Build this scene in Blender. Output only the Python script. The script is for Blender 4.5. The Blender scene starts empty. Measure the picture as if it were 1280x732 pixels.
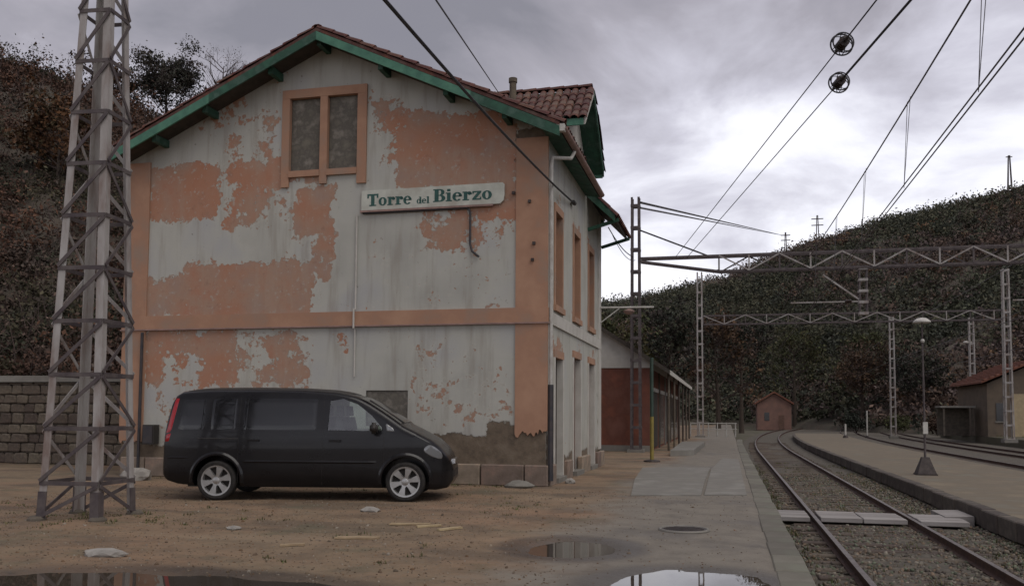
import bpy, bmesh, math, random
import numpy as np
from mathutils import Vector, Matrix, Euler, noise as mnoise
random.seed(7); rng = np.random.default_rng(7)
SC = bpy.context.scene
COL = SC.collection
R_ = math.radians

# ---------------------------------------------------------------- camera
cam_data = bpy.data.cameras.new('camera'); cam = bpy.data.objects.new('camera', cam_data)
COL.objects.link(cam); SC.camera = cam
cam.location = (0, 0, 1.5)
cam.matrix_world = (Matrix.Translation((0, 0, 1.5)) @ Matrix.Rotation(R_(13.79), 4, 'Z')
                    @ Matrix.Rotation(R_(93.5), 4, 'X') @ Matrix.Rotation(R_(0.38), 4, 'Z'))
cam_data.sensor_width = 36; cam_data.lens = 36*1100/1280
cam_data.shift_y = 0.0656
cam_data.clip_start = 0.1; cam_data.clip_end = 4000

# ---------------------------------------------------------------- node helpers
def nd(t, typ, _props=None, **inp):
    n = t.nodes.new(typ)
    for k, v in (_props or {}).items(): setattr(n, k, v)
    for k, v in inp.items():
        key = int(k[1:]) if k[0] == 'i' and k[1:].isdigit() else k.replace('_', ' ')
        s = n.inputs[key]
        if isinstance(v, bpy.types.NodeSocket): t.links.new(v, s)
        else: s.default_value = v
    return n
def c4(c): return (c[0], c[1], c[2], 1.0)
def mth(t, op, a, b=0.0, clamp=False):
    n = nd(t, 'ShaderNodeMath', {'operation': op, 'use_clamp': clamp}, i0=a, i1=b); return n.outputs[0]
def noi(t, vec, scale, detail=4.0, rough=.55, dist=0.0):
    return nd(t, 'ShaderNodeTexNoise', Vector=vec, Scale=scale, Detail=detail, Roughness=rough, Distortion=dist).outputs['Fac']
def ramp(t, fac, stops):
    n = nd(t, 'ShaderNodeValToRGB', Fac=fac); e = n.color_ramp.elements
    while len(e) < len(stops): e.new(.5)
    for i, (p, c) in enumerate(stops):
        e[i].position = p; e[i].color = c4(c) if not isinstance(c, (int, float)) else (c, c, c, 1)
    return n.outputs['Color']
def mix(t, fac, a, b, mode='MIX'):
    n = nd(t, 'ShaderNodeMix', {'data_type': 'RGBA', 'blend_type': mode})
    for s, v in ((n.inputs['Factor'], fac), (n.inputs[6], a), (n.inputs[7], b)):
        if isinstance(v, bpy.types.NodeSocket): t.links.new(v, s)
        else: s.default_value = v if isinstance(v, (int, float)) else c4(v)
    return n.outputs[2]
def sstep(t, x, lo, hi):
    n = nd(t, 'ShaderNodeMapRange', {'interpolation_type': 'SMOOTHSTEP'}, Value=x)
    n.inputs['From Min'].default_value = lo; n.inputs['From Max'].default_value = hi
    return n.outputs[0]
def attr(t, name): return nd(t, 'ShaderNodeAttribute', {'attribute_name': name})

# ---------------------------------------------------------------- world: overcast sky with broken cloud
SUN_EL, SUN_AZ = 58.0, 125.0            # azimuth clockwise from +Y
world = bpy.data.worlds.new('World'); SC.world = world; world.use_nodes = True
wt = world.node_tree; wt.nodes.clear()
sky = nd(wt, 'ShaderNodeTexSky', {'sky_type': 'NISHITA', 'sun_disc': False, 'sun_elevation': R_(SUN_EL), 'sun_rotation': R_(SUN_AZ), 'dust_density': 3.0})
skyc = mix(wt, 1.0, sky.outputs[0], (0.09, 0.09, 0.09), 'MULTIPLY')
dirv = nd(wt, 'ShaderNodeTexCoord').outputs['Generated']
sp = nd(wt, 'ShaderNodeSeparateXYZ', Vector=dirv)
zc = mth(wt, 'MAXIMUM', sp.outputs[2], 0.0)
den = mth(wt, 'ADD', zc, 0.22)
cl = nd(wt, 'ShaderNodeCombineXYZ', X=mth(wt, 'DIVIDE', sp.outputs[0], den), Y=mth(wt, 'DIVIDE', sp.outputs[1], den), Z=0.0).outputs[0]
off = nd(wt, 'ShaderNodeVectorMath', {'operation': 'ADD'}, i0=cl, i1=(24.0, 12.3, 1.4)).outputs[0]
n_big = noi(wt, off, 0.8, 3, .5)
n_mid = noi(wt, off, 2.4, 8, .56, .3)
low = sstep(wt, zc, 0.40, 0.17)
cb = mth(wt, 'ADD', mth(wt, 'MULTIPLY', n_big, 1.1), mth(wt, 'MULTIPLY', n_mid, 0.9))
cb = mth(wt, 'ADD', cb, mth(wt, 'MULTIPLY', low, 0.41))
cloud = ramp(wt, mth(wt, 'SUBTRACT', cb, 0.62, True), [(0.0, (.20, .195, .23)), (0.26, (.215, .21, .24)), (0.45, (.33, .315, .355)), (0.62, (.53, .52, .59)), (0.78, (.80, .80, .87)), (0.95, (.98, .96, .98))])
skymix = mix(wt, 0.93, skyc, cloud)
bg = nd(wt, 'ShaderNodeBackground', Color=skymix, Strength=1.0)
wo = nd(wt, 'ShaderNodeOutputWorld'); wt.links.new(bg.outputs[0], wo.inputs[0])

# ---------------------------------------------------------------- sun (overcast) and exposure
sl = bpy.data.lights.new('sun', 'SUN'); sl.energy = 1.15; sl.angle = R_(50); sl.color = (1, .95, .88)
sun = bpy.data.objects.new('sun', sl); COL.objects.link(sun)
_d = Vector((math.sin(R_(SUN_AZ))*math.cos(R_(SUN_EL)), math.cos(R_(SUN_AZ))*math.cos(R_(SUN_EL)), math.sin(R_(SUN_EL))))
sun.rotation_euler = _d.to_track_quat('Z', 'Y').to_euler(); sun.location = (20, 30, 60)
SC.view_settings.view_transform = 'Standard'; SC.view_settings.look = 'None'
SC.view_settings.exposure = 0.36; SC.view_settings.gamma = 1.0
SC.cycles.max_bounces = 8

# ---------------------------------------------------------------- materials
def pmat(name, c1, c2=None, scale=3.0, rough=.8, bump=.0, bscale=None, metal=0.0, rnd=0.0, stretch=None, c3=None, spec=.4, coat=0.0, detail=6):
    m = bpy.data.materials.new(name); m.use_nodes = True; t = m.node_tree
    p = t.nodes['Principled BSDF']
    tc = nd(t, 'ShaderNodeTexCoord').outputs['Object']
    if stretch: tc = nd(t, 'ShaderNodeMapping', Vector=tc, Scale=stretch).outputs[0]
    c2 = c2 or tuple(x*.75 for x in c1)
    f = noi(t, tc, scale, detail, .6)
    stops = [(.36, c1), (.64, c2)] if c3 is None else [(.32, c1), (.5, c2), (.68, c3)]
    col = ramp(t, f, stops)
    if rnd:
        oi = nd(t, 'ShaderNodeObjectInfo').outputs['Random']
        v = mth(t, 'ADD', mth(t, 'MULTIPLY', oi, rnd), 1 - rnd/2)
        col = nd(t, 'ShaderNodeHueSaturation', Color=col, Value=v, Hue=mth(t, 'ADD', .5, mth(t, 'MULTIPLY', mth(t, 'SUBTRACT', oi, .5), rnd*.06))).outputs[0]
    t.links.new(col, p.inputs['Base Color'])
    p.inputs['Metallic'].default_value = metal; p.inputs['Specular IOR Level'].default_value = spec
    p.inputs['Coat Weight'].default_value = coat; p.inputs['Coat Roughness'].default_value = .12
    fr = noi(t, tc, scale*2.3, 4)
    t.links.new(mth(t, 'ADD', mth(t, 'MULTIPLY', mth(t, 'SUBTRACT', fr, .5), .25), rough, True), p.inputs['Roughness'])
    if bump:
        fb = noi(t, tc, bscale or scale*4, 8, .65)
        b = nd(t, 'ShaderNodeBump', Strength=min(1.0, bump*12), Distance=bump, Height=fb)
        t.links.new(b.outputs[0], p.inputs['Normal'])
    return m
def tintmat(name, rough=.85, trans=.15):
    m = bpy.data.materials.new(name); m.use_nodes = True; t = m.node_tree
    p = t.nodes['Principled BSDF']; a = attr(t, 'tint')
    tc = nd(t, 'ShaderNodeTexCoord').outputs['Object']
    v = mth(t, 'ADD', mth(t, 'MULTIPLY', noi(t, tc, 2.0, 4), .8), .6)
    col = nd(t, 'ShaderNodeHueSaturation', Color=a.outputs['Color'], Value=v).outputs[0]
    t.links.new(col, p.inputs['Base Color']); p.inputs['Roughness'].default_value = rough
    p.inputs['Specular IOR Level'].default_value = .2
    return m
M = {}
M['galv'] = pmat('galvanised_steel', (.40, .385, .37), (.31, .285, .27), 4, .65, .002, 30, .1, stretch=(1, 1, .3), c3=(.20, .15, .13))
M['steel_dark'] = pmat('dark_weathered_steel', (.075, .06, .065), (.13, .11, .105), 5, .7, .002, 30, .3)
M['rust'] = pmat('rusty_rail_steel', (.10, .055, .04), (.06, .036, .03), 9, .8, .002, 40, .2)
M['railtop'] = pmat('worn_rail_head', (.22, .19, .17), (.14, .11, .10), 9, .42, .001, 40, .7)
M['green'] = pmat('green_painted_wood', (.035, .115, .072), (.022, .068, .045), 3, .7, .004, 20, stretch=(1, 1, 1), c3=(.07, .13, .10))
M['greenlight'] = pmat('faded_green_paint', (.085, .22, .15), (.05, .14, .10), 4, .7, .004, 20)
M['wood_dark'] = pmat('dark_soffit_boards', (.045, .04, .032), (.07, .055, .045), 5, .85, .004, 20)
M['tile'] = pmat('clay_roof_tile', (.17, .068, .045), (.09, .038, .032), 5, .88, .004, 25, rnd=.55, c3=(.12, .085, .07))
M['tile_stuff'] = pmat('clay_roof_tile_field', (.17, .068, .045), (.085, .038, .032), 3.1, .88, .004, 25, c3=(.13, .085, .07))
M['ochre'] = pmat('salmon_painted_render', (.42, .25, .165), (.36, .205, .135), 1.3, .92, .006, 14, c3=(.30, .215, .165), detail=10)
M['infill'] = pmat('cement_infill', (.17, .155, .125), (.11, .10, .085), 4, .95, .02, 9, c3=(.22, .20, .17))
M['plinth'] = pmat('plinth_stone', (.29, .20, .155), (.20, .155, .125), 3.5, .95, .03, 9, rnd=.6, c3=(.15, .115, .09), detail=10)
M['stonewall'] = pmat('rubble_stone', (.13, .10, .075), (.085, .068, .055), 3, .95, .02, 12, rnd=.6, c3=(.16, .13, .10))
M['mortar'] = pmat('old_mortar', (.12, .10, .08), (.075, .065, .052), 4, .95, .02, 14)
M['white'] = pmat('whitewashed_render', (.52, .50, .46), (.42, .40, .36), 2, .92, .005, 20)
M['sign'] = pmat('painted_sign_board', (.56, .57, .50), (.47, .48, .42), 3, .6, .002, 30, c3=(.40, .38, .32))
M['signrail'] = pmat('sign_rail', (.33, .21, .18), (.22, .15, .13), 6, .7)
M['letter'] = pmat('teal_sign_paint', (.02, .075, .065), (.035, .10, .085), 8, .6)
M['brickred'] = pmat('dull_red_wall', (.20, .072, .045), (.13, .05, .035), 1.2, .9, .006, 30, c3=(.17, .075, .055), detail=10)
M['pipe'] = pmat('pale_pipe', (.45, .44, .41), (.33, .31, .28), 6, .6)
M['pipe_dark'] = pmat('dark_pipe', (.04, .042, .05), (.07, .06, .06), 6, .6, metal=.3)
M['shutter'] = pmat('brown_shutter', (.17, .10, .075), (.11, .065, .05), 5, .85, .006, 18)
M['doorwood'] = pmat('dark_door_wood', (.06, .05, .04), (.035, .03, .025), 5, .8, .006, 18)
M['concrete'] = pmat('grey_concrete', (.25, .24, .215), (.175, .165, .147), 1.1, .85, .008, 30, c3=(.215, .20, .175), detail=12)
M['kerb'] = pmat('platform_kerb_concrete', (.185, .17, .143), (.135, .125, .102), 1.6, .9, .010, 22, rnd=.3, c3=(.155, .155, .122), detail=10)
M['kerb_dark'] = pmat('island_kerb_stone', (.105, .085, .072), (.07, .058, .05), 2.2, .92, .012, 22, rnd=.4, c3=(.135, .115, .095))  # brown stone, with the shade on the island kerb darkened into its colour
M['sleeper'] = pmat('old_sleeper_wood', (.11, .084, .066), (.075, .06, .048), 3, .95, .012, 25, rnd=.5, stretch=(.3, 3, 3))
M['plank'] = pmat('bleached_crossing_board', (.33, .31, .30), (.23, .21, .20), 2, .9, .008, 20, rnd=.3, stretch=(.25, 3, 3))
M['scrap'] = pmat('pale_wood_scrap', (.40, .31, .19), (.27, .20, .12), 5, .85, .004, 30, rnd=.3)
M['rubble'] = pmat('white_rubble', (.34, .32, .29), (.22, .205, .185), 6, .9, .01, 20)
M['iron'] = pmat('cast_iron', (.05, .042, .04), (.085, .07, .065), 8, .65, .004, 40, .5)
M['wire'] = pmat('dark_cable', (.03, .03, .035), (.05, .048, .05), 6, .6, metal=.2)
M['wire_cu'] = pmat('weathered_copper_wire', (.07, .065, .07), (.10, .09, .09), 6, .55, metal=.4)
M['insul'] = pmat('brown_porcelain', (.045, .028, .022), (.03, .02, .018), 6, .3)
M['yellow'] = pmat('yellow_paint', (.27, .215, .055), (.19, .15, .045), 5, .7)
M['postgreen'] = pmat('dark_green_paint', (.03, .055, .042), (.045, .07, .055), 5, .6)
M['bark'] = pmat('bark', (.075, .055, .042), (.05, .04, .032), 6, .95, .01, 20)
M['twig'] = pmat('twig_bark', (.085, .06, .052), (.06, .045, .042), 4, .95)
M['foliage'] = tintmat('foliage')
M['leafmass'] = tintmat('wood_foliage')
M['lampwhite'] = pmat('white_enamel', (.55, .53, .48), (.45, .43, .40), 6, .4)
M['housewall'] = pmat('ochre_house_wall', (.15, .115, .085), (.11, .088, .068), 1.5, .95, .004, 20)
M['pinkwall'] = pmat('pink_house_wall', (.25, .145, .115), (.19, .115, .095), 1.2, .95, .004, 20)
M['cream'] = pmat('cream_door_paint', (.42, .33, .20), (.33, .26, .16), 3, .7)
M['redroof'] = pmat('red_house_roof', (.21, .085, .055), (.14, .06, .042), 3, .9, .01, 15)
# glazing and car
def gloss(name, col, rough, spec=.5, metal=0, coat=0, dust=0.0):
    m = bpy.data.materials.new(name); m.use_nodes = True; t = m.node_tree; p = t.nodes['Principled BSDF']
    tc = nd(t, 'ShaderNodeTexCoord').outputs['Object']; f = noi(t, tc, 5, 6)
    sep = nd(t, 'ShaderNodeSeparateXYZ', Vector=tc)
    t.links.new(mix(t, mth(t, 'MULTIPLY', f, dust), col, (.16, .13, .10)), p.inputs['Base Color'])
    t.links.new(mth(t, 'ADD', mth(t, 'MULTIPLY', f, .14), rough, True), p.inputs['Roughness'])
    p.inputs['Specular IOR Level'].default_value = spec; p.inputs['Metallic'].default_value = metal
    p.inputs['Coat Weight'].default_value = coat; p.inputs['Coat Roughness'].default_value = .06
    return m
M['paint'] = gloss('black_car_paint', (.004, .004, .0055), .22, .28, 0, .25, .035)
M['carglass'] = gloss('tinted_car_glass', (.006, .007, .009), .02, .6, 0, 0, .04)
M['plastic'] = gloss('black_trim', (.012, .012, .013), .45, .4, 0, 0, .2)
M['tyre'] = pmat('tyre_rubber', (.014, .013, .013), (.028, .025, .022), 12, .9)
M['alloy'] = gloss('alloy_wheel', (.42, .42, .41), .3, .5, .75, 0, .15)
M['chrome'] = gloss('bright_trim', (.7, .7, .7), .12, .5, 1)
M['redlens'] = gloss('red_lens', (.32, .006, .012), .12, .6)
M['lens'] = gloss('clear_headlight', (.20, .205, .21), .07, .6, .35, .4)
M['seat'] = pmat('grey_seat_cloth', (.05, .05, .055), (.035, .035, .04), 10, .9)
gm = bpy.data.materials.new('clear_glass'); gm.use_nodes = True; t = gm.node_tree; t.nodes.clear()
_tr = nd(t, 'ShaderNodeBsdfTransparent', Color=(.72, .80, .76, 1)); _gl = nd(t, 'ShaderNodeBsdfGlossy', Roughness=.02)
_mx = nd(t, 'ShaderNodeMixShader', Fac=.14); t.links.new(_tr.outputs[0], _mx.inputs[1]); t.links.new(_gl.outputs[0], _mx.inputs[2])
_o = nd(t, 'ShaderNodeOutputMaterial'); t.links.new(_mx.outputs[0], _o.inputs[0]); M['glass'] = gm
M['darkglass'] = gloss('dark_window_glass', (.015, .017, .02), .05, .6, 0, 0, .2)
wm = bpy.data.materials.new('puddle_water'); wm.use_nodes = True; t = wm.node_tree; p = t.nodes['Principled BSDF']
p.inputs['Base Color'].default_value = (.055, .045, .035, 1); p.inputs['Roughness'].default_value = .015
p.inputs['IOR'].default_value = 1.33; p.inputs['Specular IOR Level'].default_value = .5
tc = nd(t, 'ShaderNodeTexCoord').outputs['Object']
b = nd(t, 'ShaderNodeBump', Strength=.06, Distance=.004, Height=noi(t, tc, 3.0, 2)); t.links.new(b.outputs[0], p.inputs['Normal'])
M['water'] = wm

# ---------------------------------------------------------------- mesh helpers
ORG = {}
def tag(o, label=None, cat=None, group=None, kind=None):
    if label: o['label'] = label
    if cat: o['category'] = cat
    if group: o['group'] = group
    if kind: o['kind'] = kind
    return o
def thing(name, label, cat, loc, rz=0.0, group=None):
    o = bpy.data.objects.new(name, None); COL.objects.link(o); o.empty_display_size = .2
    o.location = loc; o.rotation_euler = (0, 0, rz); ORG[o.name] = Vector(loc)
    return tag(o, label, cat, group)
def objm(name, me, parent=None, loc=(0, 0, 0), rot=None, mat4=None):
    o = bpy.data.objects.new(name, me); COL.objects.link(o)
    if parent is not None:
        o.parent = parent; ORG[o.name] = ORG.get(parent.name, Vector((0, 0, 0)))
    else: ORG[o.name] = Vector((0, 0, 0))
    if mat4 is not None: o.matrix_basis = mat4
    else:
        o.location = loc
        if rot is not None: o.rotation_euler = rot
    return o
class MB:
    def __init__(s): s.v = []; s.f = []; s.mi = []; s.cur = 0
    def add(s, vs, fs):
        b = len(s.v); s.v += [Vector(v) for v in vs]; s.f += [[i+b for i in f] for f in fs]; s.mi += [s.cur]*len(fs); return s
    def box(s, x0, y0, z0, x1, y1, z1):
        return s.add([(x0,y0,z0),(x1,y0,z0),(x1,y1,z0),(x0,y1,z0),(x0,y0,z1),(x1,y0,z1),(x1,y1,z1),(x0,y1,z1)],
                     [(0,3,2,1),(4,5,6,7),(0,1,5,4),(1,2,6,5),(2,3,7,6),(3,0,4,7)])
    def bar(s, p, q, w, h=None, up=(0, 0, 1)):
        p, q = Vector(p), Vector(q); h = h or w; d = (q-p).normalized(); up = Vector(up)
        if abs(d.dot(up)) > .98: up = Vector((1, 0, 0)) if abs(d.x) < .9 else Vector((0, 1, 0))
        a = d.cross(up).normalized()*(w/2); b = a.cross(d).normalized()*(h/2)
        vs = [p-a-b, p+a-b, p+a+b, p-a+b, q-a-b, q+a-b, q+a+b, q-a+b]
        return s.add(vs, [(0,3,2,1),(4,5,6,7),(0,1,5,4),(1,2,6,5),(2,3,7,6),(3,0,4,7)][::1])
    def angle(s, p, q, w, th, da, db):
        """steel angle section along p-q with flanges towards da and db"""
        p, q = Vector(p), Vector(q); da = Vector(da).normalized(); db = Vector(db).normalized()
        pr = [Vector((0,0,0)), da*w, da*w+db*th, da*th+db*th, da*th+db*w, db*w]
        n = 6; vs = [p+x for x in pr]+[q+x for x in pr]
        return s.add(vs, [tuple(range(n-1, -1, -1)), tuple(range(n, 2*n))]+[(i, (i+1) % n, n+(i+1) % n, n+i) for i in range(n)])
    def tube(s, pts, r, n=8, caps=True):
        pts = [Vector(p) for p in pts]; m = len(pts); rs = r if isinstance(r, (list, tuple)) else [r]*m
        vs = []; prev = None
        for i, p in enumerate(pts):
            d = (pts[min(i+1, m-1)]-pts[max(i-1, 0)]).normalized()
            if prev is None:
                u = Vector((0, 0, 1)) if abs(d.z) < .9 else Vector((1, 0, 0)); a = d.cross(u).normalized()
            else:
                a = (prev - d*prev.dot(d)).normalized()
            prev = a; b = d.cross(a)
            for k in range(n):
                t_ = 2*math.pi*k/n; vs.append(p + (a*math.cos(t_)+b*math.sin(t_))*rs[i])
        fs = [(i*n+k, i*n+(k+1) % n, (i+1)*n+(k+1) % n, (i+1)*n+k) for i in range(m-1) for k in range(n)]
        if caps: fs += [tuple(range(n-1, -1, -1)), tuple(range((m-1)*n, m*n))]
        return s.add(vs, fs)
    def lathe(s, prof, c=(0, 0, 0), axis=(0, 0, 1), n=20):
        c = Vector(c); ax = Vector(axis).normalized(); u = Vector((1, 0, 0)) if abs(ax.x) < .9 else Vector((0, 0, 1))
        a = ax.cross(u).normalized(); b = ax.cross(a); m = len(prof)
        vs = [c+ax*h+(a*math.cos(2*math.pi*k/n)+b*math.sin(2*math.pi*k/n))*r for r, h in prof for k in range(n)]
        fs = [(i*n+k, i*n+(k+1) % n, (i+1)*n+(k+1) % n, (i+1)*n+k) for i in range(m-1) for k in range(n)]
        fs += [tuple(range(n-1, -1, -1)), tuple(range((m-1)*n, m*n))]
        return s.add(vs, fs)
    def torus(s, c, axis, R, r, n=24, k=6):
        c = Vector(c); ax = Vector(axis).normalized(); u = Vector((1, 0, 0)) if abs(ax.x) < .9 else Vector((0, 0, 1))
        a = ax.cross(u).normalized(); b = ax.cross(a); vs = []
        for i in range(n):
            e = a*math.cos(2*math.pi*i/n)+b*math.sin(2*math.pi*i/n)
            for j in range(k):
                t_ = 2*math.pi*j/k; vs.append(c+e*(R+r*math.cos(t_))+ax*r*math.sin(t_))
        return s.add(vs, [(i*k+j, ((i+1) % n)*k+j, ((i+1) % n)*k+(j+1) % k, i*k+(j+1) % k) for i in range(n) for j in range(k)])
    def prism(s, poly, d):
        """planar polygon (3D points) extruded by vector d"""
        d = Vector(d); n = len(poly); vs = [Vector(p) for p in poly]+[Vector(p)+d for p in poly]
        return s.add(vs, [tuple(range(n-1, -1, -1)), tuple(range(n, 2*n))]+[(i, (i+1) % n, n+(i+1) % n, n+i) for i in range(n)])
    def mesh(s, name, mats, smooth=False, off=(0, 0, 0), fix=True):
        me = bpy.data.meshes.new(name); off = Vector(off)
        me.from_pydata([tuple(v-off) for v in s.v], [], s.f)
        for m_ in (mats if isinstance(mats, (list, tuple)) else [mats]): me.materials.append(m_)
        if max(s.mi, default=0) > 0: me.polygons.foreach_set('material_index', s.mi)
        if fix:
            bm = bmesh.new(); bm.from_mesh(me); bmesh.ops.recalc_face_normals(bm, faces=bm.faces); bm.to_mesh(me); bm.free()
        if smooth:
            me.polygons.foreach_set('use_smooth', [True]*len(me.polygons)); me.set_sharp_from_angle(angle=R_(35))
        me.update(); return me
    def build(s, name, mats, parent=None, smooth=False, local=False, fix=True):
        if parent is None:
            xs = [v.x for v in s.v]; ys = [v.y for v in s.v]; zs = [v.z for v in s.v]
            o_ = Vector(((min(xs)+max(xs))/2, (min(ys)+max(ys))/2, min(zs)))
            ob = objm(name, s.mesh(name, mats, smooth, o_, fix), None, o_); ORG[ob.name] = o_; return ob
        off = Vector((0, 0, 0)) if local else ORG[parent.name]
        return objm(name, s.mesh(name, mats, smooth, off, fix), parent)
def piece(name, me, parent, world_m):
    """shared-mesh piece placed by a world matrix under an unrotated thing"""
    return objm(name, me, parent, mat4=Matrix.Translation(-ORG[parent.name]) @ world_m)
def pc(mesh_faces_v, *a): pass
def np_mesh(name, V, F, mat, attrs=None, smooth=False):
    """V (n,3); F (m,k) constant k"""
    me = bpy.data.meshes.new(name); n = len(V); m_, k = F.shape
    me.vertices.add(n); me.vertices.foreach_set('co', V.astype(np.float32).ravel())
    me.loops.add(m_*k); me.loops.foreach_set('vertex_index', F.astype(np.int32).ravel())
    me.polygons.add(m_); me.polygons.foreach_set('loop_start', np.arange(0, m_*k, k, dtype=np.int32))
    me.polygons.foreach_set('loop_total', np.full(m_, k, dtype=np.int32))
    if smooth: me.polygons.foreach_set('use_smooth', np.ones(m_, dtype=bool))
    me.update(calc_edges=True); me.materials.append(mat)
    for an, (ty, data) in (attrs or {}).items():
        a_ = me.attributes.new(an, ty, 'POINT')
        a_.data.foreach_set('color' if ty == 'FLOAT_COLOR' else 'value', np.asarray(data, dtype=np.float32).ravel())
    me.validate(); return me
def fbm(x, y, z, o=4):
    return mnoise.fractal(Vector((x, y, z)), .8, 2.1, o)
# ================================================================ GROUND
PUD = [(-.28, 7.75, .80, 1.10), (-4.6, 6.6, 2.3, .72), (-1.72, 9.9, .46, .62)]   # cx, cy, rx, ry
WATER_Z = -.016
def ground_z(x, y):
    z = .010*fbm(x*.5, y*.5, 0, 3) + .006*fbm(x*2.3, y*2.3, 4, 3) + .008
    for cx, cy, rx, ry in PUD:
        d = math.hypot((x-cx)/rx, (y-cy)/ry) + .16*fbm(x*1.6, y*1.6, 9, 3)
        t_ = max(0, min(1, (1.28-d)/.5)); z -= .042*t_*t_*(3-2*t_)
    # mound round the pylon footing
    d = math.hypot(x+8.5, y-10.6); z += .05*max(0, 1-d/1.6)
    return z
def lines(spec):
    out = [spec[0][0]]
    for a, b, st in spec:
        n = max(1, round((b-a)/st)); out += [a+(b-a)*i/n for i in range(1, n+1)]
    return out
GX = lines([(-400, -60, 85), (-60, -18, 6), (-18, -9.4, .25), (-9.4, -.2, .10), (-.2, .46, .06)])
GY = lines([(-60, 0, 10), (0, 6, .5), (6, 11, .06), (11, 16, .12), (16, 30, .4), (30, 170, 5)])
V = []; wet = []
for y in GY:
    for x in GX:
        near = (-20 < x < 1 and 0 <= y < 32)
        z = ground_z(x, y) if near else .008
        if x > .36: z = min(z, -.004) if z > -.004 else z
        V.append((x, y, z))
        w = 0
        for cx, cy, rx, ry in PUD:
            d = math.hypot((x-cx)/(rx+.55), (y-cy)/(ry+.55)); w = max(w, 1-d)
        wet.append(max(0, w))
nx = len(GX)
F = np.array([(j*nx+i, j*nx+i+1, (j+1)*nx+i+1, (j+1)*nx+i) for j in range(len(GY)-1) for i in range(nx-1)])
gmat = bpy.data.materials.new('yard_dirt'); gmat.use_nodes = True; t = gmat.node_tree; p = t.nodes['Principled BSDF']
tc = nd(t, 'ShaderNodeTexCoord').outputs['Object']
n1 = noi(t, tc, .35, 5, .55); n2 = noi(t, tc, 2.2, 8, .68); n3 = noi(t, tc, 26, 4, .7)
sepx = nd(t, 'ShaderNodeSeparateXYZ', Vector=tc)
dirt = ramp(t, n2, [(.28, (.10, .070, .044)), (.43, (.17, .116, .070)), (.56, (.245, .164, .098)), (.70, (.185, .142, .09))])
rustc = ramp(t, n1, [(.35, (.24, .13, .074)), (.6, (.16, .122, .074))])
dirt = mix(t, .45, dirt, rustc)
broad = noi(t, nd(t, 'ShaderNodeMapping', Vector=tc, Scale=(.35, 1.0, 1.0)).outputs[0], .75, 4, .6)
dirt = mix(t, mth(t, 'MULTIPLY', sstep(t, broad, .50, .64), .55), dirt, (.075, .056, .038))
dirt = mix(t, mth(t, 'MULTIPLY', sstep(t, broad, .46, .34), .5), dirt, (.27, .195, .125))
litter = sstep(t, noi(t, tc, 7.0, 6, .75), .56, .66)
dirt = mix(t, mth(t, 'MULTIPLY', litter, .55), dirt, (.075, .055, .042))
grassy = sstep(t, noi(t, tc, .8, 6, .6), .55, .68)
dirt = mix(t, mth(t, 'MULTIPLY', grassy, .5), dirt, (.085, .085, .048))
# worn tarmac on the platform strip to the right, a ragged border
tar = ramp(t, n2, [(.3, (.125, .11, .09)), (.5, (.18, .158, .13)), (.72, (.215, .192, .155))])
edge = mth(t, 'ADD', sepx.outputs[0], mth(t, 'MULTIPLY', mth(t, 'SUBTRACT', n1, .5), 3.0))
edge = mth(t, 'ADD', edge, mth(t, 'MULTIPLY', mth(t, 'SUBTRACT', n2, .5), 1.6))
col = mix(t, sstep(t, edge, -2.6, -1.3), dirt, tar)
col = mix(t, mth(t, 'MULTIPLY', sstep(t, n3, .45, .7), .35), col, (.21, .19, .16))
wa = attr(t, 'wet').outputs['Fac']
wf = sstep(t, mth(t, 'ADD', wa, mth(t, 'MULTIPLY', mth(t, 'SUBTRACT', n2, .5), .35)), .03, .3)
wf2 = mth(t, 'MULTIPLY', sstep(t, noi(t, tc, .6, 5, .6), .50, .68), .6)
wf = mth(t, 'MAXIMUM', wf, wf2)
col = mix(t, wf, col, mix(t, 1.0, col, (.50, .50, .52), 'MULTIPLY'))
t.links.new(col, p.inputs['Base Color'])
t.links.new(mth(t, 'SUBTRACT', .92, mth(t, 'MULTIPLY', wf, .42)), p.inputs['Roughness'])
hb = mth(t, 'ADD', mth(t, 'MULTIPLY', n3, .5), mth(t, 'MULTIPLY', noi(t, tc, 9, 8, .7), 1.0))
t.links.new(nd(t, 'ShaderNodeBump', Strength=.7, Distance=.022, Height=hb).outputs[0], p.inputs['Normal'])
M['yard'] = gmat
g = objm('yard_ground', np_mesh('yard_ground', np.array(V), F, gmat, {'wet': ('FLOAT', wet)}, True)); tag(g, 'brown dirt and worn tarmac yard beside the platform edge', kind='structure')
for k, (cx, cy, rx, ry) in enumerate(PUD):
    mb = MB(); n = 40
    mb.add([(cx+1.35*rx*math.cos(2*math.pi*i/n), cy+1.3*ry*math.sin(2*math.pi*i/n), WATER_Z) for i in range(n)], [tuple(range(n))])
    if k == 0: mb.v = [Vector((min(v.x, .43), v.y, v.z)) for v in mb.v]
    tag(mb.build('puddle', M['water']), ['rain puddle mirroring the bright sky near the platform edge', 'long dark puddle mirroring the lattice pylon', 'small shallow puddle on the tarmac near the round manhole cover'][k], kind='structure')

# far ground, one sheet to the horizon
fm = pmat('far_ground', (.10, .088, .062), (.075, .07, .045), .15, .95, .03, 1.0, c3=(.12, .10, .075))
mb = MB(); mb.add([(-1500, -1500, -.66), (1500, -1500, -.66), (1500, 1500, -.66), (-1500, 1500, -.66)], [(0, 1, 2, 3)])
tag(mb.build('ground', fm), kind='structure')

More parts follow.
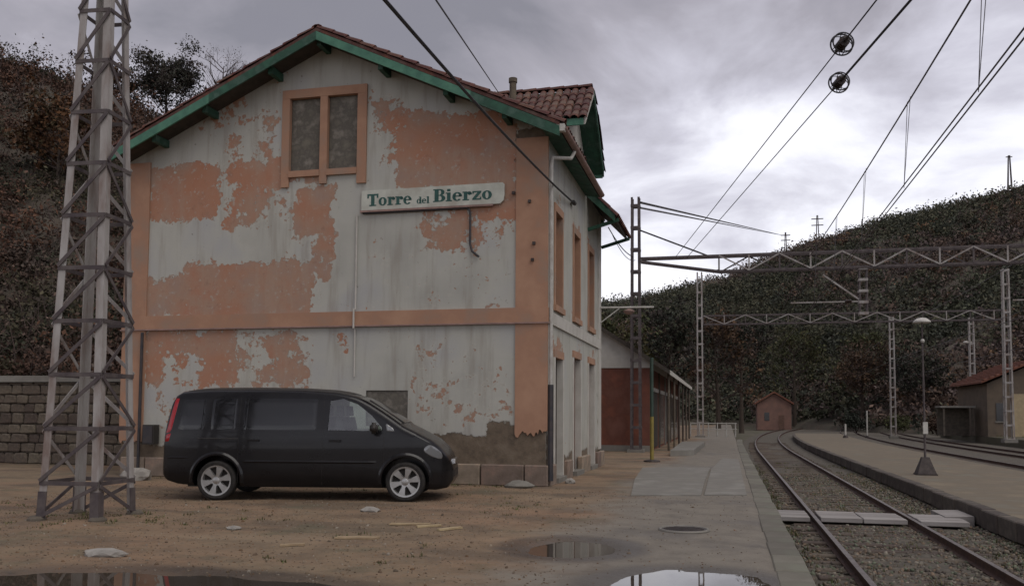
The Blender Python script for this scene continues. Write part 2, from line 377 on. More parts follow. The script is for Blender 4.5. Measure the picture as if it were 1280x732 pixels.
# track curve
def cx_(y, y0=46, R=620): return 0 if y < y0 else (y-y0)**2/(2*R)
YS = lines([(-40, 40, 4), (40, 150, 2.5)])
def strip(x0, x1, z, ys=YS, zb=None):
    mb = MB(); vs = []; n = len(ys)
    if zb is None:
        for y in ys: vs += [(x0+cx_(y), y, z), (x1+cx_(y), y, z)]
        return mb.add(vs, [(2*i, 2*i+1, 2*i+3, 2*i+2) for i in range(n-1)])
    for y in ys:
        c = cx_(y); vs += [(x0+c, y, zb), (x1+c, y, zb), (x1+c, y, z), (x0+c, y, z)]
    fs = [(4*i+k, 4*i+(k+1) % 4, 4*i+4+(k+1) % 4, 4*i+4+k) for i in range(n-1) for k in range(4)]+[(3, 2, 1, 0), (4*n-4, 4*n-3, 4*n-2, 4*n-1)]
    return mb.add(vs, fs)
bmat = pmat('ballast_bed', (.115, .10, .08), (.07, .062, .05), 5, .95, .03, 22, c3=(.155, .13, .10), detail=10)
sand = pmat('sandy_platform_top', (.20, .165, .115), (.15, .122, .088), 1.1, .92, .008, 30, c3=(.165, .15, .115), detail=10)
# trackbed, gently uneven
tx = lines([(.62, 4.66, .18), (4.66, 19.0, 1.2)]); ty = lines([(-40, 6, 3), (6, 30, .25), (30, 150, 2)])
V = []
for y in ty:
    for x in tx:
        z = -.555 + .03*fbm(x*1.3, y*1.3, 2, 3)
        if abs(x-2.45) < .8: z += .015
        if x > 4.7: z = -.53
        V.append((x+cx_(y), y, z))
nx = len(tx)
F = np.array([(j*nx+i, j*nx+i+1, (j+1)*nx+i+1, (j+1)*nx+i) for j in range(len(ty)-1) for i in range(nx-1)])
tag(objm('trackbed', np_mesh('trackbed', np.array(V), F, bmat, None, True)), 'brown ballast bed under the railway tracks', kind='structure')
isl = tag(strip(4.75, 9.05, -.20, lines([(-40, 40, 4), (40, 92, 2)]), -.64).build('island_platform', sand), 'sandy island platform between the tracks', kind='structure')
ev = tag(strip(18.6, 60, .02, lines([(-40, 40, 4), (40, 96, 3)]), -.65).build('verge', fm), kind='structure')
# kerb stones of station platform and island: individual slabs
kb = tag(strip(.46, .66, -.03, lines([(-10, 40, 4), (40, 60, 2)]), -.60).build('platform_edge', M['mortar']), 'concrete platform edge wall along the near track', kind='structure')
def slab_mesh(name, l, w, h, mat, bev=.012):
    bm = bmesh.new(); bmesh.ops.create_cube(bm, size=1)
    bmesh.ops.scale(bm, vec=(w, l, h), verts=bm.verts); bmesh.ops.bevel(bm, geom=list(bm.edges), offset=bev, segments=1, affect='EDGES')
    me = bpy.data.meshes.new(name); bm.to_mesh(me); bm.free(); me.materials.append(mat); return me
km = slab_mesh('kerb_stone', .985, .32, .13, M['kerb'])
for i in range(52):
    y = 5.5+i; piece('kerb_stone', km, kb, Matrix.Translation((.595+cx_(y)+random.uniform(-.012, .012), y, -.055+random.uniform(-.006, .006))) @ Matrix.Rotation(random.uniform(-.008, .008)-cx_(y+.5)+cx_(y-.5), 4, 'Z'))
im = slab_mesh('kerb_stone', .99, .26, .34, M['kerb_dark'], .02)
for i in range(78):
    y = 9.5+i; piece('kerb_stone', im, isl, Matrix.Translation((4.66+cx_(y)+random.uniform(-.015, .015), y, -.362+random.uniform(-.008, .008))) @ Matrix.Rotation(random.uniform(-.012, .012)-(cx_(y+.5)-cx_(y-.5)), 4, 'Z'))
# concrete repair patches on the platform
def patch(pts, label):
    mb = MB(); n = len(pts)
    mb.add([(x, y, .029) for x, y in pts]+[(x, y, -.05) for x, y in pts], [tuple(range(n))]+[(i, n+i, n+(i+1) % n, (i+1) % n) for i in range(n)])
    tag(mb.build('concrete_patch', M['concrete']), label, kind='structure')
patch([(-1.75, 16.4), (-.50, 16.8), (-.52, 20.4), (-.5, 25.6), (-1.3, 25.7), (-2.35, 25.1), (-2.1, 20.5)], 'pale concrete repair slab on the platform')
patch([(-.44, 16.9), (.33, 17.2), (.33, 24.0), (.33, 31), (-.2, 31.4), (-.46, 25)], 'grey concrete repair slab along the platform edge')

# ================================================================ TRACKS
RAILP = [(-.07, 0), (.07, 0), (.07, .015), (.015, .03), (.012, .105), (.036, .115), (.036, .14), (-.036, .14), (-.036, .115), (-.012, .105), (-.015, .03), (-.07, .015)]
def rail(x, zt, parent, ys):
    mb = MB(); n = len(RAILP); vs = []; fs = []
    for y in ys: vs += [(x+cx_(y)+a, y, zt-.14+b) for a, b in RAILP]
    mb.add(vs, []); m_ = len(ys)
    for i in range(m_-1):
        for k in range(n):
            mb.f.append([i*n+k, i*n+(k+1) % n, (i+1)*n+(k+1) % n, (i+1)*n+k]); mb.mi.append(1 if k == 6 else 0)
    mb.f += [list(range(n-1, -1, -1)), list(range((m_-1)*n, m_*n))]; mb.mi += [0, 0]
    return mb.build('rail', [M['rust'], M['railtop']], parent)
slm = slab_mesh('sleeper', .24, 2.6, .14, M['sleeper'], .015)
def track(xc, label, y_sl0, y_sl1, y0=-20, y1=150):
    th = thing('railway_track', label, 'railway track', (xc, 10, -.55), group='railway tracks of the station')
    ys = lines([(y0, 44, 4), (44, y1, 2)])
    for s in (-.87, .87): rail(xc+s, -.40, th, ys)
    y = y_sl0
    while y < y_sl1:
        piece('sleeper', slm, th, Matrix.Translation((xc+cx_(y)+random.uniform(-.05, .05), y+random.uniform(-.03, .03), -.599+random.uniform(-.010, .012))) @ Matrix.Rotation(random.uniform(-.02, .02), 4, 'Z')); y += .62
    return th
track(2.45, 'rusty railway track running beside the platform kerb, with a board crossing', 7.0, 70)
track(10.45, 'rusty railway track just beyond the sandy island platform', 25, 70)
track(15.1, 'rusty railway track beside the grassy verge and lattice masts', 40, 60)
# board crossing
bc = thing('board_crossing', 'bleached grey board crossing laid level with the rails of the near track', 'crossing', (2.5, 18.2, -.55))
def board(x0, x1, y, w=.235):
    me = slab_mesh('plank', w, x1-x0, .09, M['plank'], .01)
    piece('plank', me, bc, Matrix.Translation(((x0+x1)/2, y, -.447+random.uniform(-.006, .006))) @ Matrix.Rotation(random.uniform(-.008, .008), 4, 'Z'))
for k in range(5):
    y = 17.75+k*.245
    board(.95, 1.49, y); board(1.68, 2.42, y); board(2.44, 3.2, y); board(3.42, 4.25, y)
st = MB(); st.prism([(4.0, 18.35, -.56), (4.5, 18.35, -.56), (4.5, 18.35, -.37), (4.0, 18.35, -.39)], (0, 1.25, 0))
tag(st.build('concrete_step', M['plank']), 'small concrete step against the island platform beside the board crossing', 'step')

# ballast stones: uncountable
def ico():
    bm = bmesh.new(); bmesh.ops.create_icosphere(bm, subdivisions=1, radius=1); v = np.array([q.co[:] for q in bm.verts]); f = np.array([[q.index for q in fc.verts] for fc in bm.faces]); bm.free(); return v, f
IV, IF = ico()
def rotm(n):
    q = rng.normal(size=(n, 4)); q /= np.linalg.norm(q, axis=1)[:, None]; w, x, y, z = q.T
    return np.stack([1-2*(y*y+z*z), 2*(x*y-z*w), 2*(x*z+y*w), 2*(x*y+z*w), 1-2*(x*x+z*z), 2*(y*z-x*w), 2*(x*z-y*w), 2*(y*z+x*w), 1-2*(x*x+y*y)], 1).reshape(n, 3, 3)
def stones(name, P, size, palette, mat, label):
    n = len(P); base = IV[None]*(1+rng.uniform(-.3, .3, (n, len(IV), 1))); base = base*np.array([1, .8, .6])
    V = np.einsum('nij,nvj->nvi', rotm(n), base)*size[:, None, None]+P[:, None]
    F = (IF[None]+(np.arange(n)*len(IV))[:, None, None]).reshape(-1, 3)
    c = palette[rng.integers(0, len(palette), n)]*rng.uniform(.65, 1.25, (n, 1)); c = np.c_[c, np.ones(n)]
    o = objm(name, np_mesh(name, V.reshape(-1, 3), F, mat, {'tint': ('FLOAT_COLOR', np.repeat(c, len(IV), 0))}))
    return tag(o, label, kind='stuff')
smat = tintmat('stone_tint', .9)
pal = np.array([(.15, .13, .105), (.12, .098, .075), (.19, .17, .14), (.10, .085, .075), (.17, .125, .09), (.125, .14, .10)])
n = 17000; y = 7+26*rng.random(n)**1.7; x = rng.uniform(.78, 4.5, n)
keep = ~((y > 17.6) & (y < 18.9) & (x > .9) & (x < 4.3)) & ~((y > 18.2) & (y < 19.9) & (x > 3.95))
keep &= rng.random(n) < np.clip(.35+.65*((np.sin(x*3.1+y*.7)+np.sin(y*1.9-x))*.25+.5)+ (x>3.3)*.3, 0, 1)
keep &= (np.abs(x-1.58) > .09) & (np.abs(x-3.32) > .09)
x, y = x[keep], y[keep]; s = rng.uniform(.018, .045, len(x))
z = np.full(len(x), -.545)+np.where(np.abs(x-2.45) < .8, .012, 0)
ballast = stones('ballast', np.c_[x, y, z], s, pal, smat, 'grey brown ballast stones strewn between the rails')
# grit, leaves and pebbles on the yard
n = 15000; x = rng.uniform(-12, .3, n); y = 6.3+11*rng.random(n)**1.3
keep = (rng.random(n) < np.clip(1.1-.5*(x > -3.0)-.3*(x > -1.5), 0, 1)) & np.array([all(math.hypot((a-c[0])/c[2], (b_-c[1])/c[3]) > 1.1 for c in PUD) for a, b_ in zip(x, y)])
x, y = x[keep], y[keep]; z = np.array([ground_z(a, b_) for a, b_ in zip(x, y)])
pal2 = np.array([(.13, .098, .068), (.115, .08, .055), (.19, .155, .115), (.16, .10, .06), (.12, .095, .072), (.23, .20, .165)])
stones('gravel', np.c_[x, y, z], rng.uniform(.004, .015, len(x))*(1+1.2*(rng.random(len(x)) < .04)), pal2, smat, 'loose grit and dead leaves scattered over the dirt yard')
# weed tufts
def tufts(name, P, h, n_bl, pal, label):
    n = len(P)*n_bl; C = np.repeat(P, n_bl, 0)+np.c_[rng.normal(0, .05, (n, 2)), np.zeros(n)]
    a = rng.uniform(0, 2*np.pi, n); hh = np.repeat(h, n_bl)*rng.uniform(.4, 1.1, n); w = .006+.004*rng.random(n)
    ln = rng.uniform(.1, .8, n)*hh; d = np.c_[np.cos(a), np.sin(a)]; sd = np.c_[-np.sin(a), np.cos(a)]*w[:, None]
    V = np.stack([np.c_[C[:, :2]-sd, C[:, 2]], np.c_[C[:, :2]+sd, C[:, 2]], np.c_[C[:, :2]+d*ln[:, None], C[:, 2]+hh]], 1).reshape(-1, 3)
    c = pal[rng.integers(0, len(pal), n)]*rng.uniform(.6, 1.3, (n, 1)); c = np.repeat(np.c_[c, np.ones(n)], 3, 0)
    return tag(objm(name, np_mesh(name, V, np.arange(3*n).reshape(-1, 3), M['foliage'], {'tint': ('FLOAT_COLOR', c)})), label, kind='stuff')
gp = np.array([(.085, .10, .035), (.12, .11, .05), (.06, .075, .03), (.16, .13, .07)])
n = 420; x = np.where(rng.random(n) < .4, rng.uniform(.78, 1.25, n), np.where(rng.random(n) < .5, rng.uniform(1.9, 3.0, n), rng.uniform(3.6, 4.5, n))); y = rng.uniform(8, 40, n)
k_ = ~((y > 17.5) & (y < 19.9)); x, y = x[k_], y[k_]
tufts('track_weeds', np.c_[x, y, np.full(len(x), -.56)], rng.uniform(.04, .14, len(x)), 14, gp, 'thin weeds growing in the ballast')
n = 260; x = rng.uniform(-14, -3, n); y = rng.uniform(8, 17.6, n); k_ = np.array([fbm(a*.5, b_*.5, 3, 3) > .12 for a, b_ in zip(x, y)]) & ~((y > 12.2) & (y < 15.6) & (x < -4)); x, y = x[k_], y[k_]
x = np.r_[x, rng.uniform(-13.5, -3.9, 120), rng.normal(-8.5, .7, 50)]; y = np.r_[y, rng.uniform(17.5, 17.85, 120), rng.normal(10.6, .6, 50)]
tufts('yard_weeds', np.c_[x, y, [ground_z(a, b_) for a, b_ in zip(x, y)]], rng.uniform(.02, .06, len(x)), 12, gp, 'short weeds on the dirt yard')
n = 900; y = 20+110*rng.random(n); x = rng.uniform(18.7, 30, n); tufts('verge_grass', np.c_[x+np.array([cx_(a) for a in y]), y, np.full(n, .02)], rng.uniform(.15, .5, n), 12, gp, 'rough grass on the verge beyond the tracks')

# manhole cover, scraps
mh = thing('manhole_cover', 'round rusty cast iron manhole cover set in the platform tarmac', 'manhole', (-.57, 11.77, 0))
z0 = ground_z(-.57, 11.77)
MB().torus((-.57, 11.77, z0+.006), (0, 0, 1), .31, .022, 32, 6).build('rim', M['concrete'], mh)
cv = MB(); cv.lathe([(.288, 0), (.288, .012), (.27, .014)], (-.57, 11.77, z0), n=32)
lid = cv.build('lid', M['iron'], mh)
rb = MB()
for k in range(-4, 5):
    w = math.sqrt(max(0, .26**2-(k*.055)**2)); rb.bar((-.57-w, 11.77+k*.055, z0+.016), (-.57+w, 11.77+k*.055, z0+.016), .02, .008)
rb.build('rib_grid', M['iron'], lid)
def scrap(x, y, l, w, rz, label, mat='scrap', h=.022):
    me = MB(); me.prism([(-l/2, -w/2, 0), (l/2*.9, -w/2*1.1, 0), (l/2, w/2*.8, 0), (-l/2*.95, w/2, 0)], (0, 0, h))
    o = objm('wood_scrap', me.mesh('wood_scrap', M[mat]), None, (x, y, ground_z(x, y)+.004), (0, 0, rz)); tag(o, label, 'plank', 'pale wood scraps on the dirt')
for x, y, l, w, rz, lb in [(-4.15, 11.25, .55, .10, .25, 'longest pale board scrap lying on the dirt by the front of the van'), (-3.85, 11.15, .36, .07, .75, 'middle of three pale board scraps lying side by side'),
                        (-3.5, 10.95, .40, .08, 1.0, 'pale board scrap nearest the puddle of three lying side by side'), (-4.3, 9.85, .52, .13, .2, 'broad yellowish board scrap on the dirt, apart from the others'), (-4.75, 9.1, .28, .07, .6, 'short pale stick on the dirt between the boards and the dark puddle')]: scrap(x, y, l, w, rz, lb)
def lump(name, x, y, s, mat, label, cat, z=None):
    bm = bmesh.new(); bmesh.ops.create_icosphere(bm, subdivisions=2, radius=1)
    for v in bm.verts:
        v.co *= 1+.3*mnoise.noise(v.co*1.7+Vector((x, y, 0))); v.co = Vector((v.co.x*s[0], v.co.y*s[1], max(v.co.z, -.5)*s[2]))
    me = bpy.data.meshes.new(name); bm.to_mesh(me); bm.free(); me.materials.append(M[mat])
    return tag(objm(name, me, None, (x, y, (ground_z(x, y) if z is None else z)+s[2]*.45)), label, cat)
lump('rubble_piece', -6.3, 7.96, (.26, .12, .05), 'rubble', 'flat whitish plaster chunk on the dirt in front of the pylon', 'rubble')
lump('rubble_piece', -12.6, 16.9, (.35, .25, .2), 'rubble', 'white rubble lump at the building corner behind the van', 'rubble')
lump('rubble_piece', -5.3, 12.6, (.16, .10, .05), 'rubble', 'small whitish stone on the dirt under the van nose', 'rubble')
lump('rubble_piece', -6.15, 10.2, (.10, .08, .035), 'rubble', 'small whitish stone in the litter right of the pylon', 'rubble')
lump('rubble_piece', -4.15, 17.55, (.3, .16, .10), 'concrete', 'grey stone lying at the foot of the plinth by the corner drainpipe', 'rubble')
lump('rubble_piece', -3.35, 19.0, (.12, .10, .08), 'rubble', 'white stone beside the station side door', 'rubble')
# ================================================================ STATION BUILDING
XL, XR, Y0, Y1, XM = -13.9, -3.69, 18.03, 26.04, -8.77
PITCH = .46; ZR = 9.92; VY0, VY1 = 17.42, 26.9; EL, ER = -13.98, -3.30
def zr(x): return ZR-PITCH*abs(x-XM)
stn = thing('station_building', 'two-storey station building with peeling grey and salmon walls and a green-edged tile roof', 'building', (-8.8, 22, 0))
# wall material: grey paint flaking off salmon render, stone where it has fallen away
pmt = bpy.data.materials.new('flaking_render'); pmt.use_nodes = True; t = pmt.node_tree; p = t.nodes['Principled BSDF']
tc = nd(t, 'ShaderNodeTexCoord').outputs['Object']
ex = attr(t, 'expo').outputs['Fac']; so = attr(t, 'stone').outputs['Fac']
nA = noi(t, tc, 2.6, 8, .62); nB = noi(t, tc, 9, 8, .7); nC = noi(t, tc, .8, 4, .5); nD = noi(t, tc, 34, 4, .6)
vm = nd(t, 'ShaderNodeMapping', Vector=tc, Scale=(2.2, 2.2, .22)).outputs[0]; nS = noi(t, vm, 2.0, 6, .6)
f = mth(t, 'ADD', ex, mth(t, 'MULTIPLY', mth(t, 'SUBTRACT', nA, .5), 1.15))
f = mth(t, 'ADD', f, mth(t, 'MULTIPLY', mth(t, 'SUBTRACT', nB, .5), .95))
spk = mth(t, 'MULTIPLY', sstep(t, noi(t, tc, 7.5, 3, .6), .60, .70), sstep(t, noi(t, tc, .9, 3, .5), .42, .62))
f = mth(t, 'ADD', f, mth(t, 'MULTIPLY', spk, .42))
fx = sstep(t, f, .54, .58)
grey = ramp(t, nC, [(.3, (.375, .37, .335)), (.5, (.44, .435, .39)), (.7, (.395, .395, .385))])
grey = mix(t, mth(t, 'MULTIPLY', sstep(t, nS, .48, .70), .48), grey, (.27, .24, .20))
grey = mix(t, mth(t, 'MULTIPLY', sstep(t, nB, .60, .74), .35), grey, (.36, .28, .22))
spot = sstep(t, noi(t, tc, 5.5, 5, .75), .655, .70)
grey = mix(t, mth(t, 'MULTIPLY', spot, .7), grey, (.13, .11, .09))
salm = ramp(t, noi(t, tc, 1.7, 8, .65), [(.3, (.385, .20, .135)), (.5, (.365, .235, .17)), (.7, (.33, .235, .19))])
salm = mix(t, mth(t, 'MULTIPLY', sstep(t, nB, .5, .7), .3), salm, (.30, .155, .105))
salm = mix(t, mth(t, 'MULTIPLY', sstep(t, nS, .5, .7), .25), salm, (.38, .33, .27))
salm = mix(t, mth(t, 'MULTIPLY', sstep(t, noi(t, tc, .55, 3, .5), .5, .64), .55), salm, (.40, .175, .10))
salm = mix(t, mth(t, 'MULTIPLY', sstep(t, noi(t, tc, 8.5, 7, .72), .57, .64), .65), salm, (.40, .375, .33))
salm = mix(t, mth(t, 'MULTIPLY', sstep(t, noi(t, tc, 4.2, 7, .7), .58, .70), .5), salm, (.25, .15, .11))
col = mix(t, fx, grey, salm)
rim = mth(t, 'MULTIPLY', sstep(t, f, .43, .50), mth(t, 'SUBTRACT', 1.0, fx))
col = mix(t, mth(t, 'MULTIPLY', rim, .30), col, (.50, .48, .42))
fs_ = mth(t, 'ADD', so, mth(t, 'MULTIPLY', mth(t, 'SUBTRACT', nA, .5), .9)); fs_ = mth(t, 'ADD', fs_, mth(t, 'MULTIPLY', mth(t, 'SUBTRACT', nB, .5), .5))
fst = sstep(t, fs_, .48, .56)
stonec = ramp(t, noi(t, tc, 3.3, 6, .7), [(.3, (.10, .08, .062)), (.5, (.16, .125, .092)), (.7, (.21, .17, .13))])
col = mix(t, fst, col, stonec)
t.links.new(col, p.inputs['Base Color']); p.inputs['Roughness'].default_value = .93; p.inputs['Specular IOR Level'].default_value = .2
h = mth(t, 'SUBTRACT', mth(t, 'MULTIPLY', nD, .15), mth(t, 'MULTIPLY', fx, .5))
h = mth(t, 'SUBTRACT', h, mth(t, 'MULTIPLY', fst, mth(t, 'ADD', .8, mth(t, 'MULTIPLY', nB, 1.2))))
h = mth(t, 'ADD', h, mth(t, 'MULTIPLY', nA, .5))
t.links.new(nd(t, 'ShaderNodeBump', Strength=.8, Distance=.014, Height=h).outputs[0], p.inputs['Normal'])
M['render'] = pmt
# patches of bare salmon render on the gable: x0, z0, x1, z1, strength
EXPO = [(-13.25, 6.04, -11.55, 7.29, .95), (-11.33, 7.08, -10.80, 8.0, .6), (-10.6, 7.3, -10.1, 8.4, .62), (-11.3, 6.72, -9.0, 7.25, .85), (-11.25, 5.85, -10.3, 6.8, .72),
  (-10.2, 5.8, -9.6, 6.65, .55), (-9.45, 5.45, -8.63, 6.5, .9), (-9.08, 4.5, -8.62, 5.8, .75), (-13.3, 3.75, -12.1, 4.62, .9), (-12.2, 3.75, -9.15, 4.88, 1.0),
  (-9.2, 4.2, -8.6, 4.9, .5), (-7.65, 7.75, -7.0, 8.54, .65), (-7.05, 6.5, -4.4, 8.0, .9), (-7.5, 7.0, -7.0, 7.75, .55), (-6.4, 5.05, -5.15, 5.95, .72),
  (-5.2, 5.7, -4.3, 7.4, .85), (-4.85, 5.35, -4.4, 6.1, .65), (-6.25, 3.85, -5.65, 4.12, .5), (-6.85, 4.65, -6.5, 5.02, .48), (-7.7, 4.7, -7.2, 4.95, .42), (-7.5, 5.9, -6.3, 6.1, .35), (-13.3, 2.1, -12.85, 3.45, .8),
  (-13.25, 2.7, -11.8, 3.45, .72), (-11.9, 2.05, -11.0, 3.45, .85), (-12.5, 2.0, -12.0, 2.9, .5), (-10.85, 2.7, -9.1, 3.35, .66), (-10.0, 2.0, -9.1, 2.9, .7), (-10.6, 2.0, -9.9, 2.6, .62), (-10.0,1.2,-9.0,2.1,.5), (-13.2,1.0,-11.2,2.0,.5),
  (-8.38, 2.85, -8.2, 3.3, .62), (-6.7, 2.6, -6.1, 3.02, .5), (-5.9, 2.7, -5.45, 3.1, .55), (-6.5, 1.9, -6.15, 2.5, .5), (-5.7, 1.75, -5.1, 2.1, .52), (-5.15, 1.25, -4.65, 2.0, .52), (-6.9, 1.2, -4.4, 2.5, .42), (-7.6, 4.0, -4.5, 5.4, .22), (-6.8, 2.4, -5.3, 3.2, .34),
  (-11.95, 8.2, -10.7, 9.0, .55), (-10.2, 8.8, -9.5, 9.3, .35), (-9.0, 3.75, -4.4, 3.84, .4)]
def rectf(x, z, L, soft):
    m = 0
    for a, b, c, d, s in L:
        dx = max(a-x, 0, x-c); dz = max(b-z, 0, z-d); q = max(0, 1-math.hypot(dx, dz)/soft)
        inx = min(x-a, c-x, z-b, d-z); q = min(1, q*(.72 if inx <= 0 else .72+min(.28, inx/.35*.28))); m = max(m, s*q)
    return m
def gable_expo(x, z):
    w = .12*fbm(x*1.4, z*1.4, 1, 3); return .04+rectf(x+w, z+.10*fbm(x*1.3, z*1.3, 5, 3), EXPO, .30)
def gable_stone(x, z):
    s = max(0, 1-max(0, z-.85)/.45) if x > -8.5 else max(0, 1-max(0, z-.55)/.45)
    s *= .95
    s = max(s, rectf(x, z, [(-4.9, .6, -3.7, 1.25, 1.0), (-4.3, 6.9, -3.75, 7.6, .85), (-4.42, 5.9, -4.3, 7.2, .5)], .3))
    return s
OPEN_G = [(-9.69, 6.98, -8.93, 8.67), (-8.75, 6.98, -8.02, 8.67), (-7.72, 1.22, -6.75, 2.0)]
OPEN_S = [(18.95, 3.9, 19.75, 6.0), (21.35, 3.9, 22.2, 6.0), (23.75, 3.9, 24.6, 6.0), (18.95, .12, 19.85, 2.75), (21.35, .12, 22.35, 2.9), (23.75, .12, 24.75, 2.9)]
def wall_grid(us, zs, holes, top, to3, expo, stone, name):
    V = []; E = []; S = []; F = []; nu = len(us)
    for z in zs:
        for u in us:
            zz = min(z, top(u)); V.append(to3(u, zz)); E.append(expo(u, zz)); S.append(stone(u, zz))
    for j in range(len(zs)-1):
        for i in range(nu-1):
            uc = (us[i]+us[i+1])/2; zc_ = (zs[j]+zs[j+1])/2
            if any(a < uc < c and b < zc_ < d for a, b, c, d in holes): continue
            if zs[j] >= max(top(us[i]), top(us[i+1])): continue
            F.append((j*nu+i, j*nu+i+1, (j+1)*nu+i+1, (j+1)*nu+i))
    me = np_mesh(name, np.array(V)-np.array(ORG[stn.name]), np.array(F), M['render'], {'expo': ('FLOAT', E), 'stone': ('FLOAT', S)})
    return objm(name, me, stn)
def cuts(a, b, st, extra):
    L = sorted(set([a, b]+[e for e in extra if a < e < b])); out = [L[0]]
    for p_, q_ in zip(L, L[1:]):
        n = max(1, round((q_-p_)/st)); out += [p_+(q_-p_)*k/n for k in range(1, n+1)]
    return out
wall_grid(cuts(XL, XR, .11, [v for o in OPEN_G for v in (o[0], o[2])]+[XM]), cuts(0, 9.85, .11, [v for o in OPEN_G for v in (o[1], o[3])]), OPEN_G,
          lambda x: zr(x)-.09, lambda u, z: (u, Y0, z), gable_expo, gable_stone, 'wall')
def side_expo(y, z):
    L = [(18.03, 3.0, 18.2, 7.6, .6), (23.3, 5.9, 24.9, 6.5, .5), (18.8, 2.8, 20.0, 3.2, .62), (19.9, 3.75, 21.2, 4.3, .4), (23.8, 3.0, 25.5, 3.5, .5), (21.2, 2.9, 22.6, 3.3, .5), (20, .8, 23, 1.4, .3), (18.6,6.0,19.9,6.4,.55),(21.2,6.0,22.4,6.4,.55)]
    return .05+rectf(y+.1*fbm(y*1.5, z*1.5, 3, 3), z, L, .4)
def side_stone(y, z): return max(.9*max(0, 1-max(0, z-.35)/.5), rectf(y, z, [(18.03, .3, 18.5, 1.1, .8), (25.4, .5, 26.04, 3.3, .5)], .4))
wall_grid(cuts(Y0, Y1, .11, [v for o in OPEN_S for v in (o[0], o[2])]), cuts(0, 7.55, .11, [v for o in OPEN_S for v in (o[1], o[3])]), OPEN_S,
          lambda y: 7.5, lambda u, z: (XR, u, z), side_expo, side_stone, 'wall')
pl = lambda *a: .05
wall_grid(cuts(XL, XR, .5, [XM]), cuts(0, 9.85, .5, []), [], lambda x: zr(x)-.09, lambda u, z: (u, Y1, z), lambda x, z: .2, lambda x, z: .3 if z < 1 else 0, 'wall')
wall_grid(cuts(Y0, Y1, .5, []), cuts(0, 7.45, .5, []), [], lambda y: 7.45, lambda u, z: (XL, u, z), lambda x, z: .3, lambda x, z: .3 if z < 1 else 0, 'wall')
# pilasters and string course in salmon
def trim(name, *b, m='ochre'): mb = MB(); mb.box(*b); return mb.build(name, M[m], stn)
def ragged(x0, x1, z0, z1, amp):
    n = 28; mb = MB(); bot = [(x0+(x1-x0)*k/n, Y0-.045, z0+amp*.8*fbm(k*.21, z0, 7, 4)) for k in range(n+1)]
    mb.prism(bot+[(x1, Y0-.045, z1), (x0, Y0-.045, z1)], (0, .095, 0)); return mb.build('pilaster', M['ochre'], stn)
ragged(-4.35, XR+.035, 1.1, 3.42, .22)
trim('pilaster', -4.35, Y0-.045, 3.745, XR+.035, Y0+.05, 7.38)
ragged(XL-.035, -13.31, .8, 3.42, .15); trim('pilaster', XL-.035, Y0-.045, 3.745, -13.31, Y0+.05, 7.42)
trim('string_course', XL-.05, Y0-.06, 3.423, XR+.05, Y0+.05, 3.742)
trim('drip_moulding', XL-.07, Y0-.085, 3.40, XR+.07, Y0+.04, 3.432, m='signrail')
trim('string_course', XR-.03, Y0+.052, 3.43, XR+.04, Y1, 3.70, m='white')
trim('pilaster', XR-.03, 25.55, .5, XR+.032, Y1+.02, 3.43, m='white'); trim('pilaster', XR-.03, 25.55, 3.70, XR+.032, Y1+.02, 7.35, m='white')
# plinth of dressed blocks
plm = [slab_mesh('plinth_block', .14, w, .44, M['plinth'], .02) for w in (.66, .82, .95)]
x = XL+.05; i = 0
while x < XR-.2:
    w = (.66, .82, .95)[i % 3]; w_ = min(w, XR+.06-x); 
    piece('plinth_block', plm[i % 3], stn, Matrix.Translation((x+w_/2, Y0-.03+random.uniform(-.01, .01), .225)) @ Matrix.Diagonal((w_/w*.97, 1, 1, 1))); x += w_; i += 1
y = Y0+.10
while y < Y1-.3:
    if not any(o[0]-.25 < y+.35 < o[2]+.25 for o in OPEN_S[3:]):
        piece('plinth_block', plm[0], stn, Matrix.Translation((XR+.02, y+.33, .215)) @ Matrix.Rotation(math.pi/2, 4, 'Z'))
    y += .69
# gable twin window, bricked up, with salmon surround
win = MB().box(-9.88, Y0-.055, 8.67, -7.80, Y0+.06, 8.87).build('window', M['ochre'], stn)
def wf(name, *b): mb = MB(); mb.box(*b); return mb.build(name, M['ochre'], win)
wf('frame', -9.88, Y0-.054, 6.62, -9.69, Y0+.06, 8.667); wf('frame', -8.93, Y0-.054, 6.66, -8.75, Y0+.06, 8.667); wf('frame', -8.02, Y0-.054, 6.62, -7.80, Y0+.06, 8.667)
wf('sill', -9.688, Y0-.075, 6.84, -8.932, Y0+.06, 6.98); wf('sill', -8.748, Y0-.075, 6.84, -8.022, Y0+.06, 6.98)
for a, c in ((-9.69, -8.93), (-8.75, -8.02)):
    mb = MB(); mb.box(a, Y0+.07, 6.9, c, Y0+.2, 8.7); mb.build('infill', M['infill'], win)
MB().box(-7.72, Y0+.03, 1.2, -6.75, Y0+.2, 2.02).build('blocked_opening', M['infill'], stn)
# side windows and doors
for k, (a, b, c, d) in enumerate(OPEN_S):
    up = k < 3; nm = 'window' if up else 'door'
    mb = MB(); mb.box(XR-.22, a, b, XR-.12, c, d); w = mb.build(nm, M['shutter' if up or k > 3 else 'doorwood'], stn)
    fr = MB()
    fr.box(XR-.24, a-.13, b-.0, XR+.028, a, d); fr.box(XR-.24, c, b, XR+.028, c+.13, d)
    fr.build('frame', M['ochre' if up else 'white'], w)
    MB().box(XR-.24, a-.13, d, XR+.03, c+.13, d+.17).build('lintel', M['ochre'], w)
    if up: MB().box(XR-.24, a-.16, b-.13, XR+.07, c+.16, b).build('sill', M['ochre'], w)
    else: MB().box(XR-.24, a-.05, .0, XR+.12, c+.05, .12).build('threshold', M['concrete'], w)
    for j in range(1, 4):
        yy = a+(c-a)*j/4; MB().box(XR-.125, yy-.012, b+.02, XR-.105, yy+.012, d-.02).build('batten', M['doorwood'], w)
